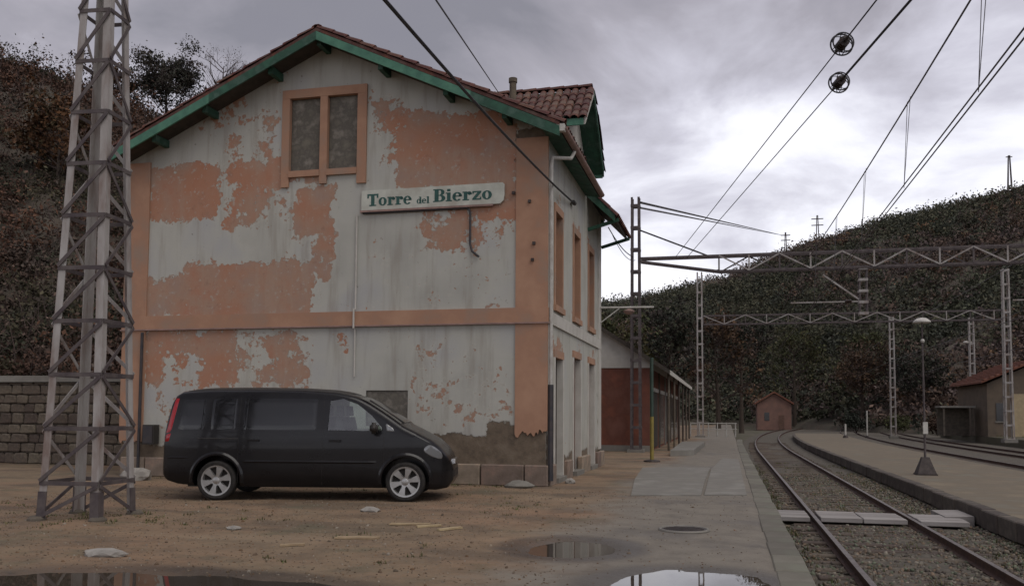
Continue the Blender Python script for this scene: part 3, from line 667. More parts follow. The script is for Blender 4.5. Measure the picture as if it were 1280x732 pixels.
# ---- roof
roof = MB()
YE = 23.2      # the deep eave ends here; a steep canopy follows
for e, ya, yb in ((EL, VY0, VY1), (ER, VY0, YE), (XR+.04, YE+.002, VY1)):
    roof.prism([(XM, ya, ZR), (e, ya, zr(e)), (e, ya, zr(e)-.09), (XM, ya, ZR-.09)], (0, yb-ya, 0))
roof = roof.build('roof', M['wood_dark'], stn)
def barge(x0, x1, y, d0=.0, d1=-.20, m='green', par=None):
    mb = MB(); mb.prism([(x0, y, zr(x0)+d0), (x1, y, zr(x1)+d0), (x1, y, zr(x1)+d1), (x0, y, zr(x0)+d1)], (0, .045, 0)); return mb.build('bargeboard', M[m], roof)
barge(EL, -11.4, VY0-.05, -.01, -.21, 'greenlight'); barge(-11.4, XM, VY0-.05, -.005, -.20, 'green'); barge(XM, -5.2, VY0-.05, -.01, -.20, 'greenlight'); barge(-5.2, ER, VY0-.05, -.015, -.23, 'green')
for x0_, x1_ in ((EL, XM), (XM, ER)):
    MB().prism([(x0_, VY0-.035, zr(x0_)), (x1_, VY0-.035, zr(x1_)), (x1_, VY0-.035, zr(x1_)+.075), (x0_, VY0-.035, zr(x0_)+.075)], (0, .12, 0)).build('verge_bed', M['tile_stuff'], roof)
barge(XM, XR, VY1, .02, -.22, 'green')
for px in (-12.9, -11.6, -9.95, XM, -7.3, -5.8, -4.5):
    MB().box(px-.055, VY0+.10, zr(px)-.27, px+.055, Y0+.1, zr(px)-.10).build('purlin_end', M['green'], roof)
# eave boards and gutter on the platform side
MB().prism([(ER, VY0, zr(ER)-.085), (XR, VY0, zr(XR)-.20), (XR, VY0, zr(XR)-.15), (ER, VY0, zr(ER)-.095+.06)], (0, YE-VY0, 0)).build('soffit', M['green'], roof)
gut = MB(); n = 8; pts = [(ER+.06+.075*math.cos(math.pi+math.pi*k/n), zr(ER)-.02+.075*math.sin(math.pi+math.pi*k/n)) for k in range(n+1)]
pts += [(a+(b_-0)*0, b_) for a, b_ in []]
gv = [(a, VY0, b_) for a, b_ in pts]+[(a, YE, b_) for a, b_ in pts]; m_ = n+1
gut.add(gv, [(i, i+1, m_+i+1, m_+i) for i in range(n)]); gut.build('gutter', M['signrail'], roof, fix=False)
MB().box(ER-.06, VY0-.03, zr(ER)-.12, ER+.10, VY0+.10, zr(ER)+.03).build('gutter_end', M['white'], roof)
# tiles
def tile_mesh(name, mat, l=.42, r0=.105, r1=.085, seg=5, th=.014):
    mb = MB(); vs = []
    for (yy, r) in ((0, r0), (l, r1)):
        for q in (r, r-th):
            vs += [(q*math.cos(math.pi*k/seg), yy, q*math.sin(math.pi*k/seg)*.85) for k in range(seg+1)]
    n = seg+1; fs = []
    for k in range(seg):
        fs += [(k, k+1, 2*n+k+1, 2*n+k), (n+k+1, n+k, 3*n+k, 3*n+k+1), (k+1, k, n+k, n+k+1), (2*n+k, 2*n+k+1, 3*n+k+1, 3*n+k)]
    mb.add(vs, fs); return mb.mesh(name, mat)
TM = tile_mesh('roof_tile', M['tile'])
def slope_m(s, u, y, lift=.035):
    """matrix of a tile on the main roof: s=-1 left/+1 right slope, u distance from the ridge of its LOWER edge"""
    th = math.atan(PITCH); x_ = XM+s*u*math.cos(th); z_ = ZR-u*math.sin(th)
    up = Vector((-s*math.cos(th), 0, math.sin(th))); nrm = Vector((s*math.sin(th), 0, math.cos(th))); xa = up.cross(nrm)
    p_ = Vector((x_, y, z_))+nrm*lift
    m = Matrix((xa, up, nrm)).transposed().to_4x4(); m.translation = p_; return m @ Matrix.Rotation(.035, 4, 'X').inverted()
th_ = math.atan(PITCH); UL = abs(EL-XM)/math.cos(th_)+.05; UR = abs(ER-XM)/math.cos(th_)+.06
field = MB(); TMf = tile_mesh('tmp', M['tile_stuff'])
tv = [v.co.copy() for v in TMf.vertices]; tf = [list(q.vertices) for q in TMf.polygons]
DRY, DRX0 = 21.55, -3.25
def DW(s): return 1.38 if s < 0 else 1.85   # dormer ridge y, half width, front x
DZR = 9.66; DPIT = .86
def on_dormer(x, y): return x > -8.2 and DRY-DW(-1)+.1 < y < DRY+DW(1)-.1 and DZR-DPIT*abs(y-DRY) > zr(x)+.05
for s, U in ((-1, UL), (1, UR)):
    rows = int(U/.355)
    for col_ in range(44):
        y = VY0+.04+col_*.215
        if y > VY1-.03: break
        for r_ in range(rows+1):
            u = U-r_*.355
            if u < .25: continue
            x_ = XM+s*u*math.cos(th_)
            if s > 0 and (on_dormer(x_, y) or (y > YE and x_ > XR)): continue
            jit = Matrix.Translation((random.uniform(-.012, .012), random.uniform(-.02, .02), random.uniform(-.006, .010))) @ Matrix.Rotation(random.uniform(-.04, .04), 4, 'Z')
            mw = slope_m(s, u, y, .055 if col_ else .095) @ jit
            if col_ < 3: piece('roof_tile', TM, roof, mw)
            else: field.add([mw @ v for v in tv], tf)
tag(field.build('tile_field', M['tile_stuff'], roof, fix=False), kind='stuff')
for k in range(24):   # ridge tiles
    mw = Matrix.Translation((XM, VY0-.02+k*.39, ZR+.06+random.uniform(-.008, .008))) @ Matrix.Diagonal((1.35, 1, 1.1, 1)); piece('ridge_tile', TM, roof, mw)
# ---- cross-gable dormer over the platform side
def dz(y): return DZR-DPIT*abs(y-DRY)
XB = XM+.3
dm = MB()
for s in (-1, 1):
    ye = DRY+s*DW(s)
    dm.prism([(DRX0, DRY, DZR), (DRX0, ye, dz(ye)), (DRX0, ye, dz(ye)-.08), (DRX0, DRY, DZR-.08)], (XB-DRX0, 0, 0))
dm = dm.build('dormer_roof', M['green'], stn)
wl = MB(); wl.prism([(XR+.005, DRY-DW(-1)+.2, 7.2), (XR+.005, DRY+DW(1)-.2, 7.2), (XR+.005, DRY+DW(1)-.2, dz(DRY+DW(1)-.2)-.085), (XR+.005, DRY, DZR-.09), (XR+.005, DRY-DW(-1)+.2, dz(DRY-DW(-1)+.2)-.085)], (-2.6, 0, 0))
wl.build('dormer_wall', M['white'], stn)
for s in (-1, 1):
    ye = DRY+s*DW(s)
    mb = MB(); mb.prism([(DRX0+.002, DRY, DZR+.03), (DRX0+.002, ye, dz(ye)+.03), (DRX0+.002, ye, dz(ye)-.15), (DRX0+.002, DRY, DZR-.15)], (.04, 0, 0)); mb.build('bargeboard', M['white' if s < 0 else 'green'], dm)
    mb = MB(); xb = XM+(ZR-dz(ye))/PITCH-.2
    mb.box(xb, ye+(-.045 if s < 0 else 0), dz(ye)-.17, DRX0, ye+(0 if s < 0 else .045), dz(ye)-.01); mb.build('fascia', M['greenlight'], dm)
dth = math.atan(DPIT)
for s in (-1, 1):
    DU = DW(s)/math.cos(dth)+.06
    up = Vector((0, -s*math.cos(dth), math.sin(dth))); nrm = Vector((0, s*math.sin(dth), math.cos(dth))); xa = up.cross(nrm)
    for c_ in range(25):
        x_ = DRX0-.02-c_*.2
        for r_ in range(7):
            u = DU-r_*.34
            if u < .2: continue
            yy = DRY+s*u*math.cos(dth); zz = DZR-u*math.sin(dth)
            if zz < zr(x_)-.02: continue
            m = Matrix((xa, up, nrm)).transposed().to_4x4(); m.translation = Vector((x_, yy, zz))+nrm*.035
            m = m @ Matrix.Translation((random.uniform(-.012, .012), random.uniform(-.02, .02), random.uniform(-.006, .012))) @ Matrix.Rotation(random.uniform(-.05, .05), 4, 'Z')
            if s < 0: piece('roof_tile', TM, dm, m)
            elif c_ < 3: piece('roof_tile', TM, dm, m)
for k in range(14):
    m = Matrix.Translation((DRX0-.36*k-.0, DRY, DZR+.055)) @ Matrix.Rotation(math.pi/2, 4, 'Z') @ Matrix.Diagonal((1.25, 1, 1.1, 1)); piece('ridge_tile', TM, dm, m)
# steep tiled canopy on the platform side beyond the dormer
CY0, CY1, CXO, CZ0, CZ1 = 23.45, 26.6, -2.92, 7.62, 6.85
cn_ = MB().prism([(XR+.02, CY0, CZ0), (CXO, CY0, CZ1), (CXO, CY0, CZ1-.08), (XR+.02, CY0, CZ0-.08)], (0, CY1-CY0, 0)).build('canopy_roof', M['wood_dark'], stn)
MB().prism([(XR+.02, CY0-.045, CZ0+.03), (CXO, CY0-.045, CZ1+.03), (CXO, CY0-.045, CZ1-.16), (XR+.02, CY0-.045, CZ0-.22)], (0, .043, 0)).build('bargeboard', M['green'], cn_)
for yb_ in (CY0+.2, CY1-.3): MB().bar((XR, yb_, 6.55), (CXO+.08, yb_, CZ1-.06), .07, .09).build('bracket', M['green'], cn_)
cth = math.atan2(CZ0-CZ1, CXO-XR-.02); up = Vector((-math.cos(cth), 0, math.sin(cth))); nrm = Vector((math.sin(cth), 0, math.cos(cth))); xa = up.cross(nrm)
for c_ in range(15):
    for r_ in range(3):
        pp_ = Vector((CXO, CY0+.03+c_*.215, CZ1))-up*.05+up*(r_*.34)+nrm*.03
        m = Matrix((xa, up, nrm)).transposed().to_4x4(); m.translation = pp_; piece('roof_tile', TM, cn_, m @ Matrix.Rotation(random.uniform(-.05, .05), 4, 'Z'))
# chimney pipe
ch = MB(); ch.tube([(-4.93, 20.0, 8.2), (-4.93, 20.0, 9.42)], .085, 12); ch.tube([(-4.93, 20.0, 9.40), (-4.93, 20.0, 9.50)], .105, 12)
ch.build('chimney', M['stonewall'], stn, True)
# pipes
def pipe(name, pts, r, m): return MB().tube(pts, r, 8).build(name, M[m], stn, True)
pipe('downpipe', [(ER+.05, 18.9, 7.28), (ER+.0, 18.75, 7.1), (XR+.10, 18.12, 6.95), (XR+.09, 18.08, 6.8), (XR+.09, 18.08, 2.1)], .042, 'pipe')
pipe('downpipe', [(XR+.09, 18.08, 2.12), (XR+.09, 18.08, .12)], .062, 'pipe_dark')
pipe('downpipe', [(-13.34, Y0-.11, 3.35), (-13.34, Y0-.11, .06)], .035, 'pipe_dark')
pipe('conduit', [(-8.0, Y0-.03, 5.9), (-8.0, Y0-.03, 3.78)], .022, 'white'); pipe('conduit', [(-8.0, Y0-.115, 3.8), (-8.0, Y0-.115, 3.36)], .022, 'white'); pipe('conduit', [(-8.0, Y0-.03, 3.36), (-8.0, Y0-.03, 2.3)], .018, 'white')
pipe('conduit', [(-7.85, Y0-.05, 5.93), (-5.45, Y0-.05, 5.93), (-5.38, Y0-.05, 5.88), (-5.36, Y0-.05, 5.78), (-5.36, Y0-.05, 5.15), (-5.31, Y0-.05, 4.98), (-5.16, Y0-.05, 4.86)], .024, 'pipe_dark')
for k, (cx0, cz) in enumerate([(-3.95, 5.1), (-3.98, 4.75), (-4.05, 6.0), (-4.4, 6.2)]):
    MB().box(cx0-.03, Y0-.10, cz-.03, cx0+.03, Y0-.03, cz+.03).build('hook', M['iron'], stn)

# ================================================================ NAME BOARD
sg = thing('station_sign', 'long white name board reading Torre del Bierzo in teal slab letters on the gable', 'sign', (-6.25, Y0, 6.0))
bd = MB(); bx0, bx1, bz0, bz1 = -7.88, -4.60, 5.985, 6.44; q = .10
bd.prism([(bx0, Y0-.07, bz0), (bx1-q, Y0-.07, bz0), (bx1-.02, Y0-.07, bz0+q*.7), (bx1, Y0-.07, bz0+2*q), (bx1, Y0-.07, bz1-.04), (bx1-.04, Y0-.07, bz1), (bx0, Y0-.07, bz1-.01)], (0, .05, 0))
bd.build('board', M['sign'], sg)
MB().box(bx0-.02, Y0-.095, bz0-.045, bx1-.25, Y0-.002, bz0-.002).build('rail', M['signrail'], sg)
def ell(cx, cz, rx, rz, a0=0, a1=360, n=20): return [(cx+rx*math.cos(R_(a0+(a1-a0)*k/n)), cz+rz*math.sin(R_(a0+(a1-a0)*k/n))) for k in range(n+1)]
def ring(cx, cz, rx, rz, ix, iz, a0=0, a1=360, n=20):
    o_ = ell(cx, cz, rx, rz, a0, a1, n); i_ = ell(cx, cz, ix, iz, a0, a1, n); return [(o_[k], o_[k+1], i_[k+1], i_[k]) for k in range(n)]
def rc(a, b, c, d): return [((a, b), (c, b), (c, d), (a, d))]
GL = {'T': (.86, rc(.0, .86, .84, 1)+rc(.0, .66, .12, .86)+rc(.72, .66, .84, .86)+rc(.29, .1, .55, .86)+rc(.16, 0, .68, .1)),
      'o': (.66, ring(.31, .34, .31, .35, .10, .27)),
      'r': (.60, rc(.08, .08, .31, .62)+rc(0, 0, .42, .09)+rc(0, .60, .31, .69)+ring(.42, .50, .17, .19, .02, .05, -20, 180, 12)+ring(.45, .52, .11, .12, .0, .0, 0, 360, 12)),
      'e': (.64, ring(.31, .34, .31, .35, .11, .27, 0, 320, 20)+rc(.1, .33, .56, .42)),
      'd': (.70, ring(.28, .34, .28, .35, .09, .27)+rc(.40, .05, .62, 1)+rc(.30, .92, .62, 1)+rc(.42, 0, .70, .09)),
      'l': (.42, rc(.08, .08, .31, 1)+rc(0, 0, .40, .09)+rc(0, .91, .31, 1)),
      'B': (.80, rc(.09, .0, .35, 1)+rc(0, 0, .45, .09)+rc(0, .91, .45, 1)+ring(.43, .74, .29, .26, .08, .16, -90, 90, 12)+ring(.45, .27, .33, .27, .09, .17, -90, 90, 12)+rc(.35, .47, .5, .54)),
      'i': (.42, rc(.08, .08, .31, .62)+rc(0, 0, .40, .09)+rc(0, .60, .31, .69)+rc(.09, .78, .30, .97)),
      'z': (.62, rc(.02, .58, .58, .69)+rc(.02, 0, .58, .11)+rc(.02, .48, .11, .58)+rc(.49, .11, .58, .22)+[((.02, .11), (.26, .11), (.58, .58), (.34, .58))])}
def word(txt, x, z, s, wid):
    tot = sum(GL[c][0] for c in txt); k = wid/tot
    for c in txt:
        w, polys = GL[c]; mb = MB()
        for i_, pg in enumerate(polys):
            mb.prism([(x+a*k, Y0-.074-.0003*(i_ % 5), z+b_*s) for a, b_ in pg], (0, .003, 0))
        mb.build('letter', M['letter'], sg); x += w*k
word('Torre', -7.74, 6.075, .27, 1.05); word('del', -6.58, 6.075, .15, .30); word('Bierzo', -6.20, 6.09, .28, 1.34)
# ================================================================ VAN
def interp(tab, x): return float(np.interp(x, tab[0], tab[1]))
TW = ([0, .05, .15, .4, 3.9, 4.3, 4.6, 4.8, 4.9, 4.98], [.80, .86, .905, .935, .935, .92, .87, .78, .68, .52])
TG = ([.15, .3, .5, .95, 1.12, 1.4, 1.7, 1.85, 1.95], [.93, .975, 1.0, 1.0, .985, .93, .865, .83, .80])
TT = ([.02, .03, .05, .085, .14, .20, .30, .8, 1.6, 2.4, 3.0, 3.3, 3.5, 3.75, 4.0, 4.15, 4.4, 4.65, 4.8, 4.9, 4.95, 4.98], [.60, .95, 1.22, 1.45, 1.68, 1.80, 1.862, 1.895, 1.905, 1.895, 1.86, 1.80, 1.71, 1.56, 1.395, 1.29, 1.17, 1.04, .91, .77, .67, .58])
TB = ([.02, .1, .3, .6, 4.3, 4.7, 4.9, 4.98], [.42, .33, .27, .24, .22, .19, .22, .34])
def vw(x): return interp(TW, x)
def side(x, z): return vw(x)*interp(TG, z)
van = thing('van', 'black people-carrier van with tinted windows parked beside the station gable', 'van', (0, 0, 0))
def sect(x):
    zb, zt = interp(TB, x), interp(TT, x); zs = zt-min(.075, (zt-zb)*.3); pts = [(0, zb), (.6*side(x, zb), zb), (side(x, zb)-.02, zb+.005)]
    for k in range(1, 15):
        z = zb+(zs-zb)*k/14; pts.append((side(x, z), z))
    ys = side(x, zs); h = zt-zs
    pts += [(ys-.025, zs+h*.45), (ys-.075, zs+h*.72), (ys*.78, zs+h*.87), (ys*.45, zt-.004), (0, zt)]
    return pts
xs = sorted(set([.02, .03, .04, .05, .065, .085, .11, .14, .17, .20, .25, .30, .42, .6]+[round(.8+.12*i, 3) for i in range(26)]+[3.9+.06*i for i in range(12)]+[4.62+.04*i for i in range(6)]+[4.86, 4.89, 4.92, 4.95, 4.97, 4.98]))
vb = MB(); rings = []
for x in xs:
    s = sect(x); full = [(x, -y, z) for y, z in s]+[(x, y, z) for y, z in reversed(s[1:-1])]; rings.append(full)
nr = len(rings[0]); vs = [p_ for r in rings for p_ in r]
fs = [(i*nr+k, i*nr+(k+1) % nr, (i+1)*nr+(k+1) % nr, (i+1)*nr+k) for i in range(len(xs)-1) for k in range(nr)]+[tuple(range(nr-1, -1, -1)), tuple(range((len(xs)-1)*nr, len(xs)*nr))]
vb.add(vs, fs); body_me = vb.mesh('body', M['paint'])
WX = (.98, 4.20); WZ = .335; WR = .335
WINF = [(2.86, 1.20), (2.88, 1.70), (3.10, 1.74), (3.36, 1.64), (3.60, 1.46), (3.78, 1.26), (3.80, 1.19)]
cut = MB()
for wx in WX:
    for sy in (-1, 1): cut.lathe([(.405, .52), (.405, 1.2)], (wx, 0, WZ+.02), (0, sy, 0), 40)
cut.prism([(x, -1.3, z) for x, z in WINF], (0, 2.6, 0))
tmp = bpy.data.objects.new('tmp_body', body_me); COL.objects.link(tmp)
tc_ = bpy.data.objects.new('tmp_cut', cut.mesh('cut', M['plastic'])); COL.objects.link(tc_)
bo = tmp.modifiers.new('b', 'BOOLEAN'); bo.operation = 'DIFFERENCE'; bo.object = tc_; bo.solver = 'EXACT'
dg = bpy.context.evaluated_depsgraph_get(); me2 = bpy.data.meshes.new_from_object(tmp.evaluated_get(dg))
bpy.data.objects.remove(tmp); bpy.data.objects.remove(tc_)
me2.name = 'body'; me2.polygons.foreach_set('use_smooth', [True]*len(me2.polygons)); me2.set_sharp_from_angle(angle=R_(32))
body = objm('body', me2, van)
def side_patch(name, quad, mat, sgn=-1, off=.005, nu=10, nv=6, par=None, rd=0.0):
    (a, b, c, d) = quad; mb = MB(); vs = []     # bl, br, tr, tl in (x,z)
    for j in range(nv+1):
        for i in range(nu+1):
            u, v = i/nu, j/nv
            p_, q_ = 2*u-1, 2*v-1; u, v = .5+.5*(p_*(1-rd)+rd*p_*math.sqrt(1-q_*q_/2)), .5+.5*(q_*(1-rd)+rd*q_*math.sqrt(1-p_*p_/2))
            x = (a[0]*(1-u)+b[0]*u)*(1-v)+(d[0]*(1-u)+c[0]*u)*v; z = (a[1]*(1-u)+b[1]*u)*(1-v)+(d[1]*(1-u)+c[1]*u)*v
            e = min(i, nu-i)/nu*nu; e2 = min(j, nv-j); o = off if (e > 0 and e2 > 0) else -.004
            vs.append((x, sgn*(side(x, z)+o), z))
    mb.add(vs, [(j*(nu+1)+i, j*(nu+1)+i+1, (j+1)*(nu+1)+i+1, (j+1)*(nu+1)+i) for j in range(nv) for i in range(nu)])
    return mb.build(name, M[mat], par or van, True, True)
for sg_ in (-1, 1):
    side_patch('window', ((.26, 1.17), (.76, 1.17), (.76, 1.74), (.34, 1.72)), 'carglass', sg_, nu=14, nv=10, rd=.12)
    side_patch('window', ((.84, 1.17), (1.30, 1.17), (1.30, 1.755), (.84, 1.75)), 'carglass', sg_, nu=14, nv=10, rd=.12)
    side_patch('window', ((1.38, 1.17), (2.70, 1.17), (2.70, 1.755), (1.38, 1.76)), 'carglass', sg_, nu=24, nv=10, rd=.07)
    # front door glass, clear
    mb = MB(); n = len(WINF); cxw = sum(a for a, b in WINF)/n; czw = sum(b for a, b in WINF)/n
    mb.add([(x, sg_*(side(x, z)-.012), z) for x, z in WINF]+[(cxw, sg_*(side(cxw, czw)-.012), czw)], [(i, (i+1) % n, n) for i in range(n)]); mb.build('window', M['glass'], van, True, True)
    # black window surround strip and quarter glass
    side_patch('window', ((3.86, 1.18), (4.02, 1.18), (3.98, 1.24), (3.84, 1.34)), 'lens', sg_, .006, 6, 6, rd=.3)
    side_patch('headlight', ((4.45, .85), (4.80, .68), (4.835, .82), (4.60, 1.00)), 'lens', sg_, .012, 12, 10, rd=.85)
    side_patch('tail_light', ((.06, 1.12), (.17, 1.14), (.27, 1.74), (.195, 1.74)), 'redlens', sg_, .010, 4, 10)
    side_patch('tail_light', ((.05, .98), (.14, .98), (.17, 1.13), (.06, 1.11)), 'redlens', sg_, .010, 4, 4)
    for x0, x1, z in ((1.42, 3.72, .66),): side_patch('trim_strip', ((x0, z-.03), (x1, z-.03), (x1, z+.03), (x0, z+.03)), 'paint', sg_, .018, 30, 2)
    side_patch('trim_strip', ((.10, .70), (.50, .70), (.50, .74), (.08, .74)), 'paint', sg_, .014, 6, 2)
    for x, z0, z1 in ((1.34, .30, 1.82), (2.78, .28, 1.80), (3.83, .55, 1.2)): side_patch('door_seam', ((x-.005, z0), (x+.005, z0), (x+.005, z1), (x-.005, z1)), 'plastic', sg_, .0025, 2, 14)
    side_patch('door_seam', ((.60, 1.03), (1.36, 1.03), (1.36, 1.055), (.60, 1.055)), 'plastic', sg_, .006, 12, 2)
    for x in (1.50, 2.90):
        z = 1.02; yb = sg_*(side(x, z)+.02); MB().bar((x, yb, z), (x+.2, yb, z), .03, .035).build('door_handle', M['paint'], van, True, True)
    for wx in WX:   # flared arch lips
        mb = MB(); n = 22; vs = []
        for k in range(n+1):
            a = R_(-8+196*k/n)
            for (rr, oo) in ((.402, -.06), (.405, .022), (.435, .024), (.475, -.004)):
                x = wx+rr*math.cos(a); z = WZ+.02+rr*math.sin(a); vs.append((x, sg_*(side(min(max(x, .1), 4.85), max(z, .2))+oo), z))
        mb.add(vs, [(i*4+k, i*4+k+1, (i+1)*4+k+1, (i+1)*4+k) for i in range(n) for k in range(3)]); mb.build('wheel_arch', M['paint'], van, True, True)
    # mirror
    bm = bmesh.new(); bmesh.ops.create_cube(bm, size=1); bmesh.ops.bevel(bm, geom=list(bm.edges), offset=.25, segments=3, affect='EDGES')
    me = bpy.data.meshes.new('mirror')
    for v in bm.verts: v.co = Vector((v.co.x*.14+v.co.y*sg_*.03, v.co.y*.24, v.co.z*.19))
    bm.to_mesh(me); bm.free(); me.materials.append(M['plastic']); me.polygons.foreach_set('use_smooth', [True]*len(me.polygons))
    mr = objm('mirror', me, van, (3.68, sg_*1.06, 1.24))
    mb = MB(); mb.bar((3.70, sg_*.86, 1.18), (3.69, sg_*1.0, 1.20), .05, .04); mb.build('mirror_arm', M['plastic'], van, True, True)
    # seat inside the cab
    mb = MB(); mb.prism([(2.92, sg_*.18, 1.0), (3.12, sg_*.18, 1.0), (3.02, sg_*.18, 1.42), (2.94, sg_*.18, 1.42)], (0, sg_*.45, 0)); mb.prism([(2.93, sg_*.28, 1.44), (3.02, sg_*.28, 1.44), (3.0, sg_*.28, 1.62), (2.93, sg_*.28, 1.62)], (0, sg_*.25, 0)); mb.build('seat', M['seat'], van, False, True)
# windscreen following the body
mb = MB(); vs = []; xsn = [3.38+.065*i for i in range(12)]
for x in xsn:
    s = sect(x); 
    ys = [-1, -.8, -.5, -.2, 0, .2, .5, .8, 1]
    pr = s[-5:]; pr = [(y, z) for y, z in pr]
    for q in ys:
        yy = abs(q)*pr[1][0]; zz = float(np.interp(-yy, [-pr[k][0] for k in range(len(pr))], [pr[k][1] for k in range(len(pr))]))
        vs.append((x+.003, math.copysign(yy, q), zz+.006))
nn = 9; mb.add(vs, [(i*nn+k, i*nn+k+1, (i+1)*nn+k+1, (i+1)*nn+k) for i in range(len(xsn)-1) for k in range(nn-1)]); mb.build('windscreen', M['carglass'], van, True, True)
mb = MB(); mb.bar((3.5, -.45, 1.72), (4.12, -.5, 1.325), .02, .02); mb.build('wiper', M['plastic'], van, False, True)
# grille, plate area, roof rails
MB().box(4.93, -.28, .62, 4.995, .28, .70).build('grille', M['chrome'], van, False, True)
MB().box(4.90, -.40, .40, 4.992, .40, .52).build('air_intake', M['plastic'], van, False, True)
pt = []; 
for x in [.24+.14*i for i in range(22)]:
    zt = interp(TT, x); yw = sect(x)[-3][0]/.78*.92; f_ = min(1, (x-.18)/.35, (3.28-x)/.35)
    pt.append([(x, -yw, zt-.045), (x, -yw+.03, zt-.03+.035*f_), (x, -yw*.5, zt+.03*f_), (x, yw*.5, zt+.03*f_), (x, yw-.03, zt-.03+.035*f_), (x, yw, zt-.045)])
mb = MB(); mb.add([p_ for r in pt for p_ in r], [(i*6+k, i*6+k+1, (i+1)*6+k+1, (i+1)*6+k) for i in range(len(pt)-1) for k in range(5)]+[tuple(range(6)), tuple(range((len(pt)-1)*6, len(pt)*6))]); mb.build('raised_roof', M['plastic'], van, True, True)
MB().box(.0, -.7, .5, .05, .7, .62).build('rear_bumper', M['plastic'], van, False, True)
# underbody
MB().box(.35, -.55, .20, 4.6, .55, .30).build('underbody', M['plastic'], van, False, True)
def wheel(wx, sy):
    mb = MB(); mb.lathe([(.21, -.06), (.21, .03)], (0, 0, 0), (0, sy, 0), 24); w = mb.build('wheel', M['iron'], van, False, True); w.location = (wx, sy*.83, WZ)
    tp = [(.225, -.10), (.30, -.115), (.325, -.10), (.335, -.07), (.335, .07), (.325, .10), (.30, .115), (.26, .112), (.245, .09), (.225, .05)]
    mb = MB(); mb.lathe(tp, (0, 0, 0), (0, sy, 0), 40); mb.build('tyre', M['tyre'], w, True, True)
    mb = MB(); mb.lathe([(.262, .085), (.258, .108), (.232, .104), (.222, .07), (.21, .02)], (0, 0, 0), (0, sy, 0), 40); mb.f = mb.f[:-2]; mb.mi = mb.mi[:-2]
    for k in range(6):
        a = 2*math.pi*k/6+.26; c, s = math.cos(a), math.sin(a)
        def P(r, tt, d): return (r*c-tt*s, sy*d, r*s+tt*c)
        vs = [P(.04, -.045, .085), P(.04, .045, .085), P(.235, .062, .10), P(.235, -.062, .10), P(.04, -.04, .05), P(.04, .04, .05), P(.235, .055, .06), P(.235, -.055, .06), P(.10, -.028, .095), P(.10, .028, .095)]
        mb.add(vs, [(0, 1, 9, 8), (8, 9, 2, 3), (4, 7, 6, 5), (0, 8, 3, 7, 4), (1, 5, 6, 2, 9), (3, 2, 6, 7), (0, 4, 5, 1)])
    mb.lathe([(.06, .06), (.06, .095), (.035, .105)], (0, 0, 0), (0, sy, 0), 16)
    mb.build('rim', M['alloy'], w, True, True)
for wx in WX:
    for sy in (-1, 1): wheel(wx, sy)
van.location = (-9.62, 14.12, .008); van.rotation_euler = (0, 0, R_(12.6))

# ================================================================ LATTICE PYLON (near)
pyl = thing('lattice_pylon', 'tall tapering grey steel lattice pylon standing on the dirt next to the van', 'pylon', (-8.66, 10.58, 0))
PC = Vector((-8.66, 10.58, 0)); PU = Vector((.629, .777, 0)).normalized(); PV = Vector((.777, -.629, 0)).normalized()
HT = 11.0
def half(z): return .62*(1-.068*(z-.1))
def corner(k, z):
    d = (PV, PU, -PV, -PU)[k]; c = PC+Vector((.0, 0, 0))*z; return Vector((c.x, c.y, z))+d*half(z)
RZ = [.53+.735*i for i in range(15)]
for k in range(4):
    p_, q_ = corner(k, .02), corner(k, HT); d1 = (corner((k+1) % 4, 0)-corner(k, 0)).normalized(); d2 = (corner((k-1) % 4, 0)-corner(k, 0)).normalized()
    mb = MB(); mb.angle(p_, q_, .105, .014, d1, d2); mb.build('leg', M['galv'], pyl)
    f_ = corner(k, 0); mb = MB(); mb.lathe([(.13, -.05), (.12, .06), (.09, .09)], (f_.x, f_.y, .0), n=10); ft = mb.build('footing', M['mortar'], pyl)
    mb = MB(); f2 = corner(k, .28); mb.angle(corner(k, .04)-(d1+d2)*.012, corner(k, .42)-(d1+d2)*.012, .125, .016, d1, d2); mb.build('foot_plate', M['steel_dark'], pyl)
for k in range(4):
    a_, b_ = k, (k+1) % 4; outw = ((corner(a_, 0)+corner(b_, 0))/2-PC).normalized(); outw.z = 0
    for i, z in enumerate(RZ):
        mb = MB(); o_ = outw*(.010); mb.bar(corner(a_, z)+o_, corner(b_, z)+o_, .012, .055); mb.build('ring_bar', M['steel_dark'], pyl)
        if i < len(RZ)-1:
            z2 = RZ[i+1]
            fl = (i % 2 == 0) if k in (0, 2) else (k == 1)
            if k == 3: fl = True
            lo, hi = (a_, b_) if fl else (b_, a_)
            mb = MB(); o_ = outw*(.024); mb.bar(corner(lo, z+.03)+o_, corner(hi, z2-.03)+o_, .012, .05)
            mb.build('diagonal_brace', M['steel_dark' if k in (0, 3) else 'galv'], pyl)
    lo, hi = ((a_, b_) if k in (3,) else (b_, a_)); mb = MB(); mb.bar(corner(lo, .06)+outw*.024, corner(hi, .50)+outw*.024, .012, .05); mb.build('diagonal_brace', M['steel_dark'], pyl)
cap = MB(); cap.box(-9.08, 10.15, HT, -8.24, 11.0, HT+.08); cap.build('cap_plate', M['galv'], pyl)
